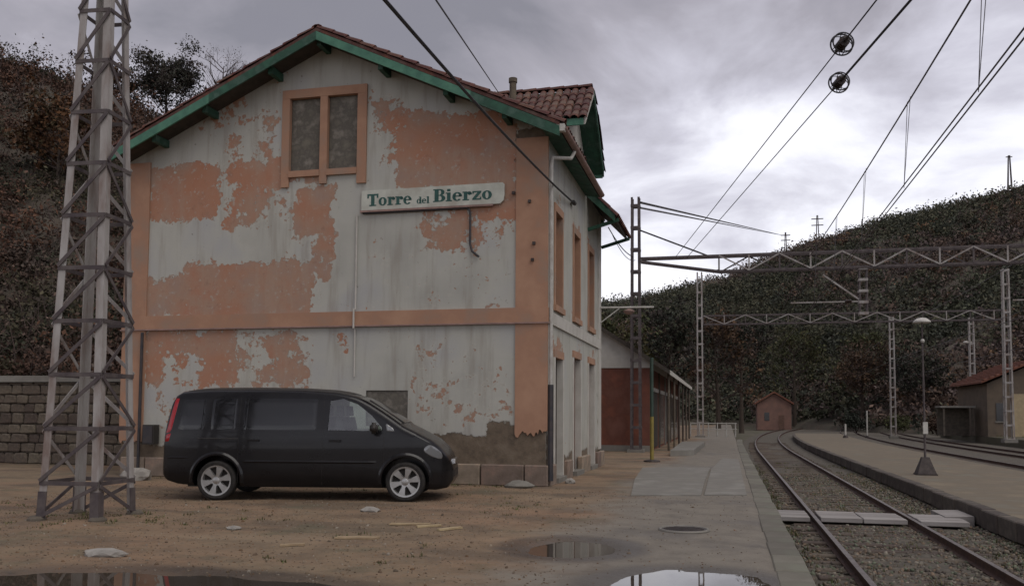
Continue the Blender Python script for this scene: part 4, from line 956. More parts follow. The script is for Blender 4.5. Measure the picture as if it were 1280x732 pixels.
# ================================================================ MASTS, GANTRIES, WIRES
def mast(x, y, z0, h, w, label, m='steel_dark', group='lattice masts of the overhead line', wt=None, step=.9):
    o = thing('catenary_mast', label, 'mast', (x, y, z0), group=group); wt = wt or w*.8
    def cn(k, z):
        hw = (w+(wt-w)*(z/h))/2; return Vector((x+(-1, 1, 1, -1)[k]*hw, y+(-1, -1, 1, 1)[k]*hw, z0+z))
    for k in range(4):
        d1 = Vector(((1, -1, -1, 1)[k], 0, 0)); d2 = Vector((0, (1, 1, -1, -1)[k], 0))
        MB().angle(cn(k, 0), cn(k, h), .09, .016, d1, d2).build('leg', M[m], o)
    n = int(h/step)
    for i in range(n+1):
        z = min(h-.02, .1+i*step)
        rb = MB()
        for k in range(4): rb.bar(cn(k, z), cn((k+1) % 4, z), .02, .11)
        rb.build('batten', M[m], o)
    MB().box(x-w*.75, y-w*.75, z0-.1, x+w*.75, y+w*.75, z0+.12).build('footing', M['concrete'], o)
    return o
def truss(x0, x1, y, zb, zt, label, step=1.15, m='steel_dark', taper=0.0, w=.35):
    o = thing('gantry_beam', label, 'gantry', ((x0+x1)/2, y, zb), group='overhead line gantry beams')
    for yy in (y-w/2, y+w/2):
        MB().bar((x0, yy, zt), (x1, yy, zt), .07, .09).build('chord', M[m], o)
        if taper: MB().bar((x0, yy, zt-.12), (x0+taper, yy, zb), .06, .08).build('chord', M[m], o)
        MB().bar((x0+taper, yy, zb), (x1, yy, zb), .07, .09).build('chord', M[m], o)
    n = int((x1-x0-taper)/step)
    for i in range(n+1):
        xx = x0+taper+i*step
        MB().bar((xx, y-w/2-.03, zb), (xx, y-w/2-.03, zt), .06, .02, (0, 1, 0)).build('post', M['galv' if i % 2 else m], o)
        if i < n:
            a, b = (zb, zt) if i % 2 else (zt, zb)
            MB().bar((xx, y-w/2-.055, a), (xx+step, y-w/2-.055, b), .055, .02, (0, 1, 0)).build('diagonal_brace', M['galv'], o)
            MB().bar((xx, y+w/2+.04, b), (xx+step, y+w/2+.04, a), .055, .02, (0, 1, 0)).build('diagonal_brace', M[m], o)
    return o
mast(-3.60, 35.7, 0, 10.35, .44, 'dark lattice mast standing at the brick annex, carrying the near gantry', wt=.36)
mast(19.6, 35.7, 0, 10.3, .44, 'dark lattice mast carrying the far end of the near gantry', wt=.36)
g1 = truss(-3.4, 19.4, 35.7, 7.2, 7.82, 'long dark steel gantry beam of the near portal above the tracks', 1.15, taper=3.1)
mast(-1.85, 62, 0, 11.4, .46, 'grey lattice mast at the platform end, rising above the second gantry', m='galv', wt=.38)
mast(17.35, 62, 0, 11.0, .52, 'light grey lattice mast standing by the red-roofed shed', m='galv', wt=.40)
truss(-1.6, 17.1, 62, 7.75, 8.35, 'grey steel gantry beam of the second portal beyond the near one', 1.4, m='steel_dark')
mast(14.9, 88, -.4, 11.2, .50, 'grey lattice mast beyond the second gantry, between the far tracks', m='galv', wt=.42)
mast(21.7, 88, 0, 10.6, .50, 'grey lattice mast with a small white lamp on the far bank', m='galv', wt=.42)
tag(MB().lathe([(.08, 0), (.22, .05), (.24, .15), (.1, .22)], (21.15, 87.7, 8.2), n=12).bar((21.3, 87.8, 8.35), (21.7, 87.9, 8.35), .05).build('floodlight', M['lampwhite']), 'small white floodlight on the far bank mast', 'lamp')
# drop posts with cantilevers on the near gantry
def drop(x, y, zt, zb, arm_x, label):
    o = thing('drop_post', label, 'drop post', (x, y, zb), group='drop posts hanging from the gantry'); w = .13
    for sx in (-w, w):
        for sy in (-w, w): MB().bar((x+sx, y+sy, zb), (x+sx, y+sy, zt), .055).build('leg', M['steel_dark'], o)
    n = 4
    for i in range(n+1):
        z = zb+.04+(zt-zb-.1)*i/n
        MB().box(x-w-.035, y-w-.04, z-.05, x+w+.035, y+w+.04, z+.05).build('batten', M['galv'], o)
    if arm_x is not None:
        MB().bar((x-w, y-.1, zb+.55), (arm_x+1.0, y-.1, zt-.25), .06).build('stay', M['galv'], o)
        MB().bar((x-w, y-.1, zb+.50), (arm_x-.2, y-.1, zb+.5), .05).build('registration_arm', M['galv'], o)
        MB().lathe([(.05, 0), (.09, .04), (.05, .08), (.09, .12), (.05, .16), (.09, .2), (.05, .24)], (x-w-.3, y-.1, zb+.5), (-1, 0, 0), 10).build('insulator', M['insul'], o, True)
    return o
drop(5.06, 35.7, 7.2, 5.38, 2.6, 'drop post with a stay arm reaching over the near track')
drop(13.2, 35.7, 7.2, 5.3, 10.4, 'drop post with a stay arm reaching over the track past the island')
def wire(name, pts, r, label, m='wire', sag=0.0, cat='wire', group=None, n=14):
    P = [Vector(p_) for p_ in pts]
    if len(P) == 2 and sag:
        P = [P[0].lerp(P[1], i/n)-Vector((0, 0, sag*4*(i/n)*(1-i/n))) for i in range(n+1)]
    return tag(MB().tube(P, r, 6).build(name, M[m], None, True), label, cat, group)
# catenary of the near track
CX = 2.75
sup = [(-18, 5.1, 6.3), (35.7, 5.15, 6.95), (62, 5.2, 6.9), (110, 5.2, 6.9)]
def catz(y, key):
    for (y0, c0, m0), (y1, c1, m1) in zip(sup, sup[1:]):
        if y0 <= y <= y1:
            t_ = (y-y0)/(y1-y0)
            return (c0+(c1-c0)*t_) if key == 'c' else (m0+(m1-m0)*t_-.55*4*t_*(1-t_)*((y1-y0)/54)**2)
ysw = [-18+2*i for i in range(64)]
wire('messenger_wire', [(CX+.12+cx_(y), y, catz(y, 'm')+.38) for y in ysw], .014, 'upper carrier wire of the overhead line above the near track', 'wire_cu', group='overhead line wires')
for dx, nm in ((-.035, 'left'), (.035, 'right')):
    wire('contact_wire', [(CX+dx+cx_(y), y, catz(y, 'c')) for y in ysw], .010, 'contact wire of the close pair over the near track, the one '+('nearer the station' if dx < 0 else 'nearer the island platform'), 'wire_cu', group='paired contact wires')
for i, y in enumerate([6.5, 10.6, 14.9, 19.5, 24.5, 30.0]):
    for dx in (-.06, .06):
        wire('dropper', [(CX+.10, y+dx*2, catz(y, 'm')+.38), (CX, y, catz(y, 'c'))], .005, 'thin dropper tying the contact wires to the carrier wire', 'wire_cu', group='droppers of the overhead line')
for xc in (10.45, 15.1):
    wire('messenger_wire', [(xc+cx_(y), y, catz(y, 'm')+.3) for y in ysw if y > 20], .013, 'upper carrier wire above the track past the island' if xc < 12 else 'upper carrier wire above the track beside the verge', 'wire_cu', group='overhead line wires')
    wire('contact_wire', [(xc+cx_(y), y, catz(y, 'c')) for y in ysw if y > 20], .012, 'single contact wire above the track past the island' if xc < 12 else 'single contact wire above the track beside the verge', 'wire_cu')
# two anchor wires with ball-shaped insulator cages
def cage(c, d, label):
    c = Vector(c); d = Vector(d).normalized(); o = thing('insulator_cage', label, 'insulator', c, group='caged insulators on the anchor wires')
    u = d.cross(Vector((0, 0, 1))).normalized(); v = d.cross(u); R = .20
    MB().torus(c, d, R, .016, 28, 6).build('guard_ring', M['wire'], o, True)
    MB().torus(c+d*.10, d, R*.93, .014, 28, 6).build('guard_ring', M['wire'], o, True)
    for k in range(3):
        a = math.pi*k/3; ax = u*math.cos(a)+v*math.sin(a); MB().torus(c+d*.04, ax, R*.98, .008, 28, 5).build('cage_hoop', M['wire'], o, True)
    prof = []
    for k in range(5): prof += [(.035, -.14+.065*k), (.095, -.125+.065*k), (.095, -.11+.065*k), (.035, -.10+.065*k)]
    MB().lathe(prof, c+d*.02, d, 14).build('porcelain_core', M['insul'], o, True)
    MB().tube([c-d*.36, c-d*.16], [.02, .045], 8).build('end_clamp', M['iron'], o, True); MB().tube([c+d*.16, c+d*.36], [.045, .02], 8).build('end_clamp', M['iron'], o, True)
def anchor(pc_, pe, label_i, label_w, r_near):
    """anchor wire: straight through cage centre pc_ to gantry end pe and back past the camera"""
    pc_, pe = Vector(pc_), Vector(pe); d = (pc_-pe).normalized(); far = pc_+d*28
    cage(pc_, d, label_i)
    wire('anchor_wire', [pe, pc_-d*.34], .012, label_w+', stretch towards the gantry', 'wire', group='anchor wires')
    wire('anchor_wire', [pc_+d*.34, far], r_near, label_w+', stretch running overhead away from the gantry', 'wire', group='anchor wires')
anchor((2.08, 16.75, 8.3), (-1.98, 35.6, 7.86), 'caged ball insulator on the upper anchor wire', 'upper anchor wire with a caged insulator', .014)
anchor((2.24, 18.6, 8.26), (-1.55, 35.6, 7.80), 'caged ball insulator on the lower, thicker anchor wire', 'lower anchor wire with a caged insulator', .024)
# cables to the station, stays at the mast
A0 = Vector((-3.62, 21.13, 6.67)); A1 = Vector((-3.3, 8.0, 5.62)); dd = (A1-A0)
wire('power_cable', [A0+dd*t_-Vector((0, 0, .10*4*t_*(1-t_) if t_ < 1 else 0)) for t_ in [i/14 for i in range(15)]]+[A1+dd*.6], .022, 'thick black cable slanting down past the gable to the station side wall', cat='cable')
tag(MB().lathe([(.03, 0), (.055, .05), (.055, .28), (.03, .33)], A0, dd, 10).build('cable_clamp', M['plastic']), 'black clamp where the thick cable meets the station side wall', 'clamp')
wire('power_cable', [(-2.76, 8.0, 5.56), (-5.4, 20.6, 9.35)], .010, 'thin black wire slanting down behind the roof edge next to the chimney', cat='cable')
wire('stay_wire', [(-3.5, 26.5, 7.2), (-3.7, 35.5, 7.9)], .018, 'upper, thicker short cable from the far eave to the lattice mast', sag=.15, cat='cable', group='cables from the far eave to the mast')
wire('stay_wire', [(-3.4, 26.7, 7.0), (-3.6, 35.5, 7.75)], .012, 'lower, thinner slack cable from the far eave to the lattice mast', sag=.25, cat='cable', group='cables from the far eave to the mast')
wire('stay_wire', [(-3.45, 35.6, 9.0), (-.75, 35.6, 7.85)], .035, 'slanting tie bar from the near mast down to its gantry', cat='tie bar')
wire('feeder_wire', [(-3.4, 35.7, 10.15), (17.2, 288, 58.5)], .05, 'long feeder line from the near mast top to the hilltop', cat='wire', m='wire_cu')
wire('feeder_wire', [(-3.4, 35.8, 9.95), (19.2, 288, 58)], .04, 'second feeder line just below the mast top', cat='wire', m='wire_cu')

# ================================================================ ANNEX beyond the station
an = thing('station_annex', 'low annex with dull red front wall and white gable beyond the station', 'building', (-7, 46, 0))
AX = -3.12; RX = -8.2
def az(x): return 5.11-.652*(x+5.04) if x > RX else 5.11-.652*(2*RX-x+5.04)
MB().box(-13, 36.5, 0, AX, 58, 3.44).build('wall', M['brickred'], an)
MB().box(-13, 36.44, 0, AX+.02, 36.5, .25).build('base_course', M['concrete'], an)
w = MB(); w.prism([(-13, 36.46, 3.44), (AX+.03, 36.46, 3.44), (AX+.03, 36.46, az(AX)-.12), (RX, 36.46, az(RX)-.12), (-13, 36.46, az(-13)-.12)], (0, 21.5, 0)); w.build('gable', M['white'], an)
r = MB()
for e in (-2.3, -14.1): r.prism([(RX, 36.2, az(RX)), (e, 36.2, az(e)), (e, 36.2, az(e)-.11), (RX, 36.2, az(RX)-.11)], (0, 22, 0))
r = r.build('roof', M['redroof'], an)
mb = MB(); mb.prism([(RX, 36.14, az(RX)+.02), (-2.28, 36.14, az(-2.28)+.02), (-2.28, 36.14, az(-2.28)-.16), (RX, 36.14, az(RX)-.16)], (0, .05, 0)); mb.build('bargeboard', M['wood_dark'], r)
mb = MB(); mb.prism([(-2.29, 36.2, az(-2.29)-.18), (-2.25, 36.2, az(-2.29)-.18), (-2.25, 36.2, az(-2.29)+.0), (-2.29, 36.2, az(-2.29)+.0)], (0, 22, 0)); mb.build('fascia', M['white'], r)
for k in range(6):
    y = 37.3+k*4.0
    MB().box(AX-.02, y-.16, 0, AX+.06, y+.16, 3.43).build('pilaster', M['concrete' if k % 2 == 0 else 'mortar'], an)
    if k < 5:
        d = MB().box(AX-.02, y+.7, .12, AX+.03, y+3.0, 2.5).build('door' if k in (0, 2) else 'window', M['doorwood' if k in (0, 2) else 'darkglass'], an)
        MB().box(AX-.02, y+.55, 2.5, AX+.07, y+3.15, 2.66).build('lintel', M['white'], d)
    MB().tube([(-2.42, y+.2, 0), (-2.42, y+.2, az(-2.42)-.1)], .05, 8).build('canopy_post', M['stonewall'], an, True)
tag(MB().prism([(-2.05, 32.6, 0), (-1.25, 33.4, 0), (-1.1, 44, 0), (-2.2, 44, 0)], (0, 0, .22)).build('loading_step', M['concrete']), 'low pale concrete step slab in front of the annex', 'step')
# green and yellow pole
pp = thing('striped_post', 'dark green pole with yellow lower half standing by the annex corner', 'post', (-2.38, 28.6, 0))
MB().tube([(-2.38, 28.6, 0), (-2.38, 28.6, 1.45)], .062, 12).build('lower_pole', M['yellow'], pp, True); MB().tube([(-2.38, 28.6, 1.45), (-2.38, 28.6, 3.35)], .058, 12).build('upper_pole', M['postgreen'], pp, True)
MB().lathe([(.28, -.02), (.26, .05), (.10, .08)], (-2.38, 28.6, 0), n=14).build('base', M['iron'], pp)
# bracket lamp on the far corner of the station
bl = thing('bracket_lamp', 'pale horizontal lamp arm at the far corner of the station', 'lamp', (-3.65, 26.0, 4.65))
MB().tube([(-3.66, 25.8, 4.66), (-2.15, 26.6, 4.74)], .03, 8).build('arm', M['pipe'], bl, True)
MB().tube([(-3.66, 25.8, 4.2), (-3.1, 26.1, 4.68)], .018, 6).build('strut', M['pipe'], bl, True)
MB().lathe([(.04, 0), (.17, -.06), (.16, -.10), (.08, -.16)], (-2.85, 26.25, 4.66), n=16).build('lamp_shade', M['signrail'], bl, True)
# platform lamp on the island
lp = thing('platform_lamp', 'slim lamp post with white dome shade and heavy conical concrete foot on the island platform', 'lamp post', (5.63, 28.2, -.2))
MB().prism([(5.35, 27.92, -.2), (5.91, 27.92, -.2), (5.91, 28.48, -.2), (5.35, 28.48, -.2)], (0, 0, .04)).build('foot', M['iron'], lp)
vs = [(5.63+a*w_, 28.2+b_*w_, z) for z, w_ in ((-.16, .26), (.22, .13), (.32, .10)) for a, b_ in ((-1, -1), (1, -1), (1, 1), (-1, 1))]
mb = MB(); mb.add(vs, [(3, 2, 1, 0), (8, 9, 10, 11)]+[(i*4+k, i*4+(k+1) % 4, i*4+4+(k+1) % 4, i*4+4+k) for i in range(2) for k in range(4)]); mb.build('foot', M['iron'], lp)
MB().tube([(5.63, 28.2, .3), (5.63, 28.2, 2.1), (5.62, 28.2, 4.3)], [.034, .03, .022], 10).build('pole', M['steel_dark'], lp, True)
MB().lathe([(.03, .16), (.13, .14), (.235, .06), (.245, .02), (.22, .0)], (5.62, 28.2, 4.28), n=20).build('lamp_shade', M['lampwhite'], lp, True)
MB().lathe([(.04, 0), (.06, .05), (.04, .10)], (5.63, 28.2, 3.7), n=10).build('collar', M['lampwhite'], lp, True)
MB().box(5.57, 28.08, 1.0, 5.70, 28.15, 1.35).build('notice_plate', M['lampwhite'], lp)
# marker posts and low railing
def marker(x, y, z, h, lb):
    o = thing('marker_post', lb, 'post', (x, y, z)); MB().tube([(x, y, z), (x, y, z+h)], .07, 8).build('pole', M['lampwhite'], o, True); MB().lathe([(.22, 0), (.16, .18), (.08, .24)], (x, y, z), n=10).build('base', M['iron'], o)
marker(12.9, 90, -.54, 2.6, 'taller white marker post between the far tracks'); marker(9.0, 74, -.2, 1.1, 'short white marker post at the end of the island platform')
rl = thing('platform_railing', 'low railing with whitish posts at the platform end', 'railing', (-1, 64, 0))
for k in range(6): MB().tube([(-2.6+.62*k, 64, 0), (-2.6+.62*k, 64, 1.0)], .045, 8).build('post', M['pipe'], rl, True)
for z in (.55, .95): MB().tube([(-2.7, 64, z), (.6, 64, z)], .03, 6).build('rail', M['pipe'], rl, True)
# far-bank bench-like shelter, shed, and house at the bend
sh = thing('shelter', 'low dark shelter with a pale flat roof slab on the far bank', 'shelter', (16.6, 78, 0))
MB().box(16.6, 77, 2.25, 19.2, 79, 2.40).build('roof', M['concrete'], sh)
for x in (16.8, 18.9): MB().box(x, 77.1, 0, x+.12, 77.22, 2.25).build('post', M['mortar'], sh)
MB().box(16.7, 78.7, 0, 19.1, 78.9, 2.25).build('back_wall', M['mortar'], sh)
hs = thing('shed', 'brown walled shed with a red tile roof and cream door beyond the tracks', 'house', (22.5, 76, 0))
MB().box(19.5, 75, 0, 26, 84, 4.1).build('wall', M['housewall'], hs)
w = MB(); w.prism([(19.5, 75, 4.1), (26, 75, 4.1), (22.75, 75, 5.6)], (0, 9, 0)); w.build('gable', M['housewall'], hs)
r = MB()
for s in (-1, 1): r.prism([(22.75, 74.5, 5.95), (22.75+s*3.75, 74.5, 4.30), (22.75+s*3.75, 74.5, 4.12), (22.75, 74.5, 5.77)], (0, 10, 0))
r = r.build('roof', M['redroof'], hs)
tr = MB()
for s in (-1, 1):
    for k in range(9):
        x_ = 22.75+s*(.2+k*.42); z_ = 5.95-.44*abs(x_-22.75)
        tr.tube([(x_, 74.4, z_+.03), (x_, 84.4, z_+.03)], .07, 6)
tag(tr.build('tile_rows', M['redroof'], r), kind='stuff')
d = MB().box(21.2, 74.95, .0, 22.3, 75.01, 3.3).build('door', M['cream'], hs); MB().box(20.1, 74.94, 1.2, 20.8, 75.01, 2.6).build('window', M['darkglass'], hs)
MB().box(20.0, 74.92, 1.1, 20.9, 75.02, 1.2).build('sill', M['concrete'], hs)
fh = thing('trackside_house', 'small pink walled house with a red roof at the bend of the track', 'house', (6.6, 138, -.3))
MB().box(4.2, 135, -.6, 9.0, 142, 3.3).build('wall', M['pinkwall'], fh)
w = MB(); w.prism([(4.2, 135, 3.3), (9.0, 135, 3.3), (6.6, 135, 4.75)], (0, 7, 0)); w.build('gable', M['pinkwall'], fh)
r = MB()
for s in (-1, 1): r.prism([(6.6, 134.6, 5.1), (6.6+s*2.75, 134.6, 3.4), (6.6+s*2.75, 134.6, 3.15), (6.6, 134.6, 4.85)], (0, 7.8, 0))
r.build('roof', M['redroof'], fh); MB().box(5.2, 134.95, .8, 5.9, 135.02, 2.0).build('window', M['darkglass'], fh); MB().box(7.2, 134.95, -.55, 8.0, 135.02, 1.6).build('door', M['shutter'], fh)
# utility boxes at the left building corner
ub = thing('meter_box', 'dark meter box on the wall foot at the left pilaster', 'box', (-13.0, 17.8, .9))
MB().box(-13.15, 17.78, .75, -12.85, 17.98, 1.2).build('case', M['plastic'], ub); MB().box(-13.12, 17.765, .78, -12.88, 17.779, 1.17).build('door', M['pipe_dark'], ub)
# retaining wall at the foot of the bank
rw = thing('retaining_wall', 'overgrown brown rubble retaining wall at the foot of the wooded bank', 'wall', (-24, 22, 0))
MB().box(-48, 21.15, -.1, -13.6, 21.9, 2.32).build('wall_core', M['mortar'], rw)
MB().box(-48, 20.98, 2.32, -13.6, 21.95, 2.5).build('coping', M['concrete'], rw)
sm = []
for k in range(5):
    bm = bmesh.new(); bmesh.ops.create_cube(bm, size=1); bmesh.ops.bevel(bm, geom=list(bm.edges), offset=.12, segments=1, affect='EDGES')
    for v in bm.verts: v.co += Vector((mnoise.noise(v.co*2+Vector((k*7, 0, 0))), mnoise.noise(v.co*2+Vector((0, k*7, 0))), mnoise.noise(v.co*2+Vector((0, 0, k*7)))))*.09
    me = bpy.data.meshes.new('stone'); bm.to_mesh(me); bm.free(); me.materials.append(M['stonewall']); sm.append(me)
z = 0.0; rowi = 0
while z < 2.25:
    hh = random.uniform(.24, .34); x = -24.0+random.uniform(0, .3)
    if z+hh > 2.3: hh = 2.3-z
    while x < -13.7:
        w_ = random.uniform(.3, .62)
        piece('stone', random.choice(sm), rw, Matrix.Translation((x+w_/2, 21.16+random.uniform(-.025, .025), z+hh/2)) @ Matrix.Diagonal((w_*.95, .22, hh*.93, 1))); x += w_
    z += hh; rowi += 1
# ================================================================ HILLS AND VEGETATION
HT_ = np.array([(-90, 70, 120, .42), (-60, 46, 80, .43), (-50, 35, 66, .39), (-45, 32, 64, .365), (-38, 29, 64, .335), (-35, 28.3, 66, .310), (-32, 29, 68, .280), (-28, 36, 80, .22), (-20, 62, 150, .15), (-10, 100, 260, .115), (-6, 112, 280, .125), (0, 150, 290, .150), (4, 150, 290, .178), (9, 118, 280, .200), (13, 112, 270, .212), (17, 110, 260, .222), (30, 104, 240, .26), (60, 90, 220, .29), (90, 80, 200, .3)])
def hill(azd, r):
    r0 = np.interp(azd, HT_[:, 0], HT_[:, 1]); r1 = np.interp(azd, HT_[:, 0], HT_[:, 2]); e = np.interp(azd, HT_[:, 0], HT_[:, 3])
    t_ = np.clip((r-r0)/(r1-r0), 0, 1); base = np.where(azd < -29, 2.2, np.where(azd < -24, 2.2*(-24-azd)/5, 0))
    h_ = e*r1; s = .35*t_+.65*t_*t_*(3-2*t_)
    out = base+(h_-base)*s; return np.where(r > r1, h_-.12*(r-r1), np.where(r < r0, -2.5, out))
azs = np.arange(-90, 90.1, 1.0); ts = np.r_[np.linspace(-.05, 1, 40), 1.1, 1.4, 2.0]
V = []
for a in azs:
    r0 = np.interp(a, HT_[:, 0], HT_[:, 1]); r1 = np.interp(a, HT_[:, 0], HT_[:, 2])
    for t_ in ts:
        r = r0+(r1-r0)*t_; h_ = float(hill(a, r)); sc_ = r1*.012
        if 0 < t_ <= 1.1: h_ += sc_*fbm(a*.25, r*.05, 1, 4)*min(1, t_*5)
        V.append((r*math.sin(R_(a)), r*math.cos(R_(a)), h_))
nt = len(ts); F = np.array([(i*nt+j, (i+1)*nt+j, (i+1)*nt+j+1, i*nt+j+1) for i in range(len(azs)-1) for j in range(nt-1)])
hm = pmat('hillside_soil', (.085, .066, .052), (.066, .056, .043), .6, .95, .06, 2.0, c3=(.07, .068, .047), detail=10)
tag(objm('hills', np_mesh('hills', np.array(V), F, hm, None, True)), 'steep wooded hillsides behind the station and beyond the tracks', kind='structure')
def crowns(C, R, nleaf, leaf, pal, pidx, squash=.85, clump=7, flat=.35, vary=.35):
    """leaf quads clumped on ellipsoid crowns; returns V,F,tint"""
    n = len(C); k = clump
    d = rng.normal(size=(n, k, 3)); d /= np.linalg.norm(d, axis=2)[..., None]; d *= rng.uniform(.35, .85, (n, k, 1)); d[..., 2] = np.abs(d[..., 2])*1.0-.25
    ci = rng.integers(0, k, (n, nleaf)); cl_ = d[np.arange(n)[:, None], ci]
    o = rng.normal(size=(n, nleaf, 3))*.20
    P = (cl_+o)*R[:, None, None]*np.array([1, 1, squash])+C[:, None]
    N = n*nleaf; P = P.reshape(N, 3); L = np.repeat(leaf, nleaf)*rng.uniform(.5, 1.4, N)
    Rm = rotm(N); a = Rm[:, :, 0]*L[:, None]; b_ = Rm[:, :, 1]*(L*rng.uniform(.35, .8, N))[:, None]
    V = np.stack([P-a, P-b_*.8, P+a, P+b_], 1).reshape(-1, 3); F = np.arange(4*N).reshape(-1, 4)
    base = pal[pidx]; t_ = np.repeat(base, nleaf, 0)*rng.uniform(1-vary, 1+vary, (N, 1)); t_ *= np.repeat(rng.uniform(.7, 1.3, (n, k)), 1, 0)[np.arange(n)[:, None], ci].reshape(N, 1)
    t_ = np.repeat(np.c_[t_, np.ones(N)], 4, 0); return V, F, t_
def leafobj(name, parts, mat, parent=None, off=None):
    b = 0; Fs = []
    for v, f_, t_ in parts: Fs.append(f_+b); b += len(v)
    V = np.concatenate([q[0] for q in parts]); T = np.concatenate([q[2] for q in parts])
    if off is not None: V = V-np.array(off)
    return objm(name, np_mesh(name, V, np.concatenate(Fs), mat, {'tint': ('FLOAT_COLOR', T)}), parent)
PAL = np.array([(.066, .070, .046), (.080, .076, .050), (.100, .076, .064), (.115, .078, .062), (.13, .080, .050), (.056, .060, .046), (.095, .072, .068)])
# right-hand and far hill: reads as one mass of wood
n = 7600; a = rng.uniform(-14, 34, n); r0 = np.interp(a, HT_[:, 0], HT_[:, 1]); r1 = np.interp(a, HT_[:, 0], HT_[:, 2]); t_ = rng.random(n)**.8*1.03
r = r0+(r1-r0)*t_; C = np.c_[r*np.sin(np.radians(a)), r*np.cos(np.radians(a)), hill(a, r)]
R = rng.uniform(1.7, 3.9, n)*(.80+.35*t_); C[:, 2] += R*.45
zone = np.array([fbm(q[0]*.022, q[1]*.022, q[2]*.05, 3) for q in C])
pi_ = np.where(zone+rng.normal(0, .25, n) > .12, rng.choice([2, 3, 6, 4], n, p=[.35, .3, .25, .1]), rng.choice([0, 1, 5], n))
v1 = crowns(C, R, 64, np.full(n, .34), PAL, pi_, .9)
tag(leafobj('hillside_woods', [v1], M['leafmass']), 'dark wooded scrub covering the far hillside', kind='stuff')
# near left bank: shrubs, bracken
n = 1700; a = rng.uniform(-56, -25, n); r0 = np.interp(a, HT_[:, 0], HT_[:, 1]); r1 = np.interp(a, HT_[:, 0], HT_[:, 2]); t_ = rng.random(n)*1.02
r = r0+(r1-r0)*t_+.4; C = np.c_[r*np.sin(np.radians(a)), r*np.cos(np.radians(a)), hill(a, r)]
R = rng.uniform(.6, 1.5, n); C[:, 2] += R*.35
zone = np.array([fbm(q[0]*.09, q[1]*.09, q[2]*.09, 3) for q in C])
PALB = np.array([(.095, .056, .042), (.118, .062, .040), (.080, .056, .045), (.068, .060, .038), (.054, .056, .038), (.085, .068, .058)])
pi_ = np.where(zone+rng.normal(0, .2, n) > .05, rng.choice([0, 1, 2, 5], n, p=[.35, .25, .25, .15]), rng.choice([3, 4, 2], n))
v1 = crowns(C, R, 230, np.full(n, .078), PALB, pi_, .8, 6)
k = 320; sel = rng.integers(0, n, k); v2 = crowns(C[sel]+np.array([0, 0, .8]), R[sel]*1.3, 60, np.full(k, .09), PALB, pi_[sel], 1.2, 5)
tag(leafobj('bank_scrub', [v1, v2], M['foliage']), 'rust brown bracken and scrub covering the steep bank behind the station', kind='stuff')
# thin bare stems over the bank
st = MB()
for i in range(260):
    a = random.uniform(-50, -31); r0 = np.interp(a, HT_[:, 0], HT_[:, 1]); r1 = np.interp(a, HT_[:, 0], HT_[:, 2]); r = r0+(r1-r0)*random.random()
    p_ = Vector((r*math.sin(R_(a)), r*math.cos(R_(a)), float(hill(a, r))-.1)); h_ = random.uniform(1, 2.6); q = p_+Vector((random.uniform(-.7, .7), random.uniform(-.5, .5), h_))
    m_ = p_.lerp(q, .5)+Vector((random.uniform(-.15, .15), 0, 0)); st.tube([p_, m_, q], [.03, .02, .008], 4, False)
    for j in range(3):
        b_ = p_.lerp(q, random.uniform(.3, .8)); st.tube([b_, b_+Vector((random.uniform(-.6, .6), random.uniform(-.4, .4), random.uniform(.2, .8)))], [.014, .005], 4, False)
tag(st.build('bank_stems', M['twig'], fix=False), 'thin bare stems standing in the scrub of the bank', kind='stuff')

# ---- individual trees
def tree(name, label, base, h, spread, nlimb, leafn, leaf, pal, cat='tree', group=None, bare=False, trunk_r=None, crown_z=.55, squash=.9, seed=0):
    rs = random.Random(seed); base = Vector(base); o = thing(name, label, cat, base, group=group); tr = trunk_r or h*.022
    lean = Vector((rs.uniform(-.06, .06)*h, rs.uniform(-.06, .06)*h, 0)); tw = MB(); tips = []
    def P(f): return base+lean*f*f+Vector((0, 0, h*f))
    mb = MB(); mb.tube([P(q) for q in (-.03, 0, .15, .35, .55, .75, .95)], [tr*1.5, tr*1.25, tr, tr*.8, tr*.6, tr*.35, tr*.1], 8)
    def grow(p_, d, l, r, dep):
        q = p_+d*l*.55+Vector((rs.uniform(-.08, .08), rs.uniform(-.08, .08), rs.uniform(0, .1)))*l; e = q+(d+Vector((rs.uniform(-.3, .3), rs.uniform(-.3, .3), rs.uniform(0, .4)))).normalized()*l*.5
        tw.tube([p_, q, e], [r, r*.7, r*.35], 5 if dep == 0 else 3, False); tips.append(e)
        if dep < (3 if bare else 2):
            for _ in range(rs.choice((2, 3, 3)) if dep else 3):
                b_ = p_.lerp(q, rs.uniform(.4, 1)) if rs.random() < .5 else q.lerp(e, rs.random())
                nd_ = (d+Vector((rs.uniform(-.9, .9), rs.uniform(-.9, .9), rs.uniform(-.2, .7)))).normalized(); grow(b_, nd_, l*rs.uniform(.45, .7), r*.5, dep+1)
    for i in range(nlimb):
        f = rs.uniform(.28, .92); a = rs.uniform(0, 2*math.pi); up = rs.uniform(.3, .9)
        d = Vector((math.cos(a), math.sin(a), up)).normalized(); grow(P(f), d, spread*(1.15-.6*f)*rs.uniform(.6, 1.0), tr*.38*(1.1-f*.7), 0)
    mb.build('trunk', M['bark'], o, True, fix=False); tw.build('limbs', M['twig'], o, fix=False)
    if leafn:
        T = np.array([t_[:] for t_ in tips]); k = min(len(T), leafn//20); sel = rng.choice(len(T), k, replace=False)
        C = T[sel]; R = np.full(k, spread*.30)*rng.uniform(.6, 1.3, k)
        v = crowns(C, R, max(8, leafn//k), np.full(k, leaf), pal, rng.integers(0, len(pal), k), squash, 4)
        c = leafobj('crown', [v], M['foliage'], o, ORG[o.name])
    return o
def on_hill(azd, r): return (r*math.sin(R_(azd)), r*math.cos(R_(azd)), float(hill(azd, r))-.2)
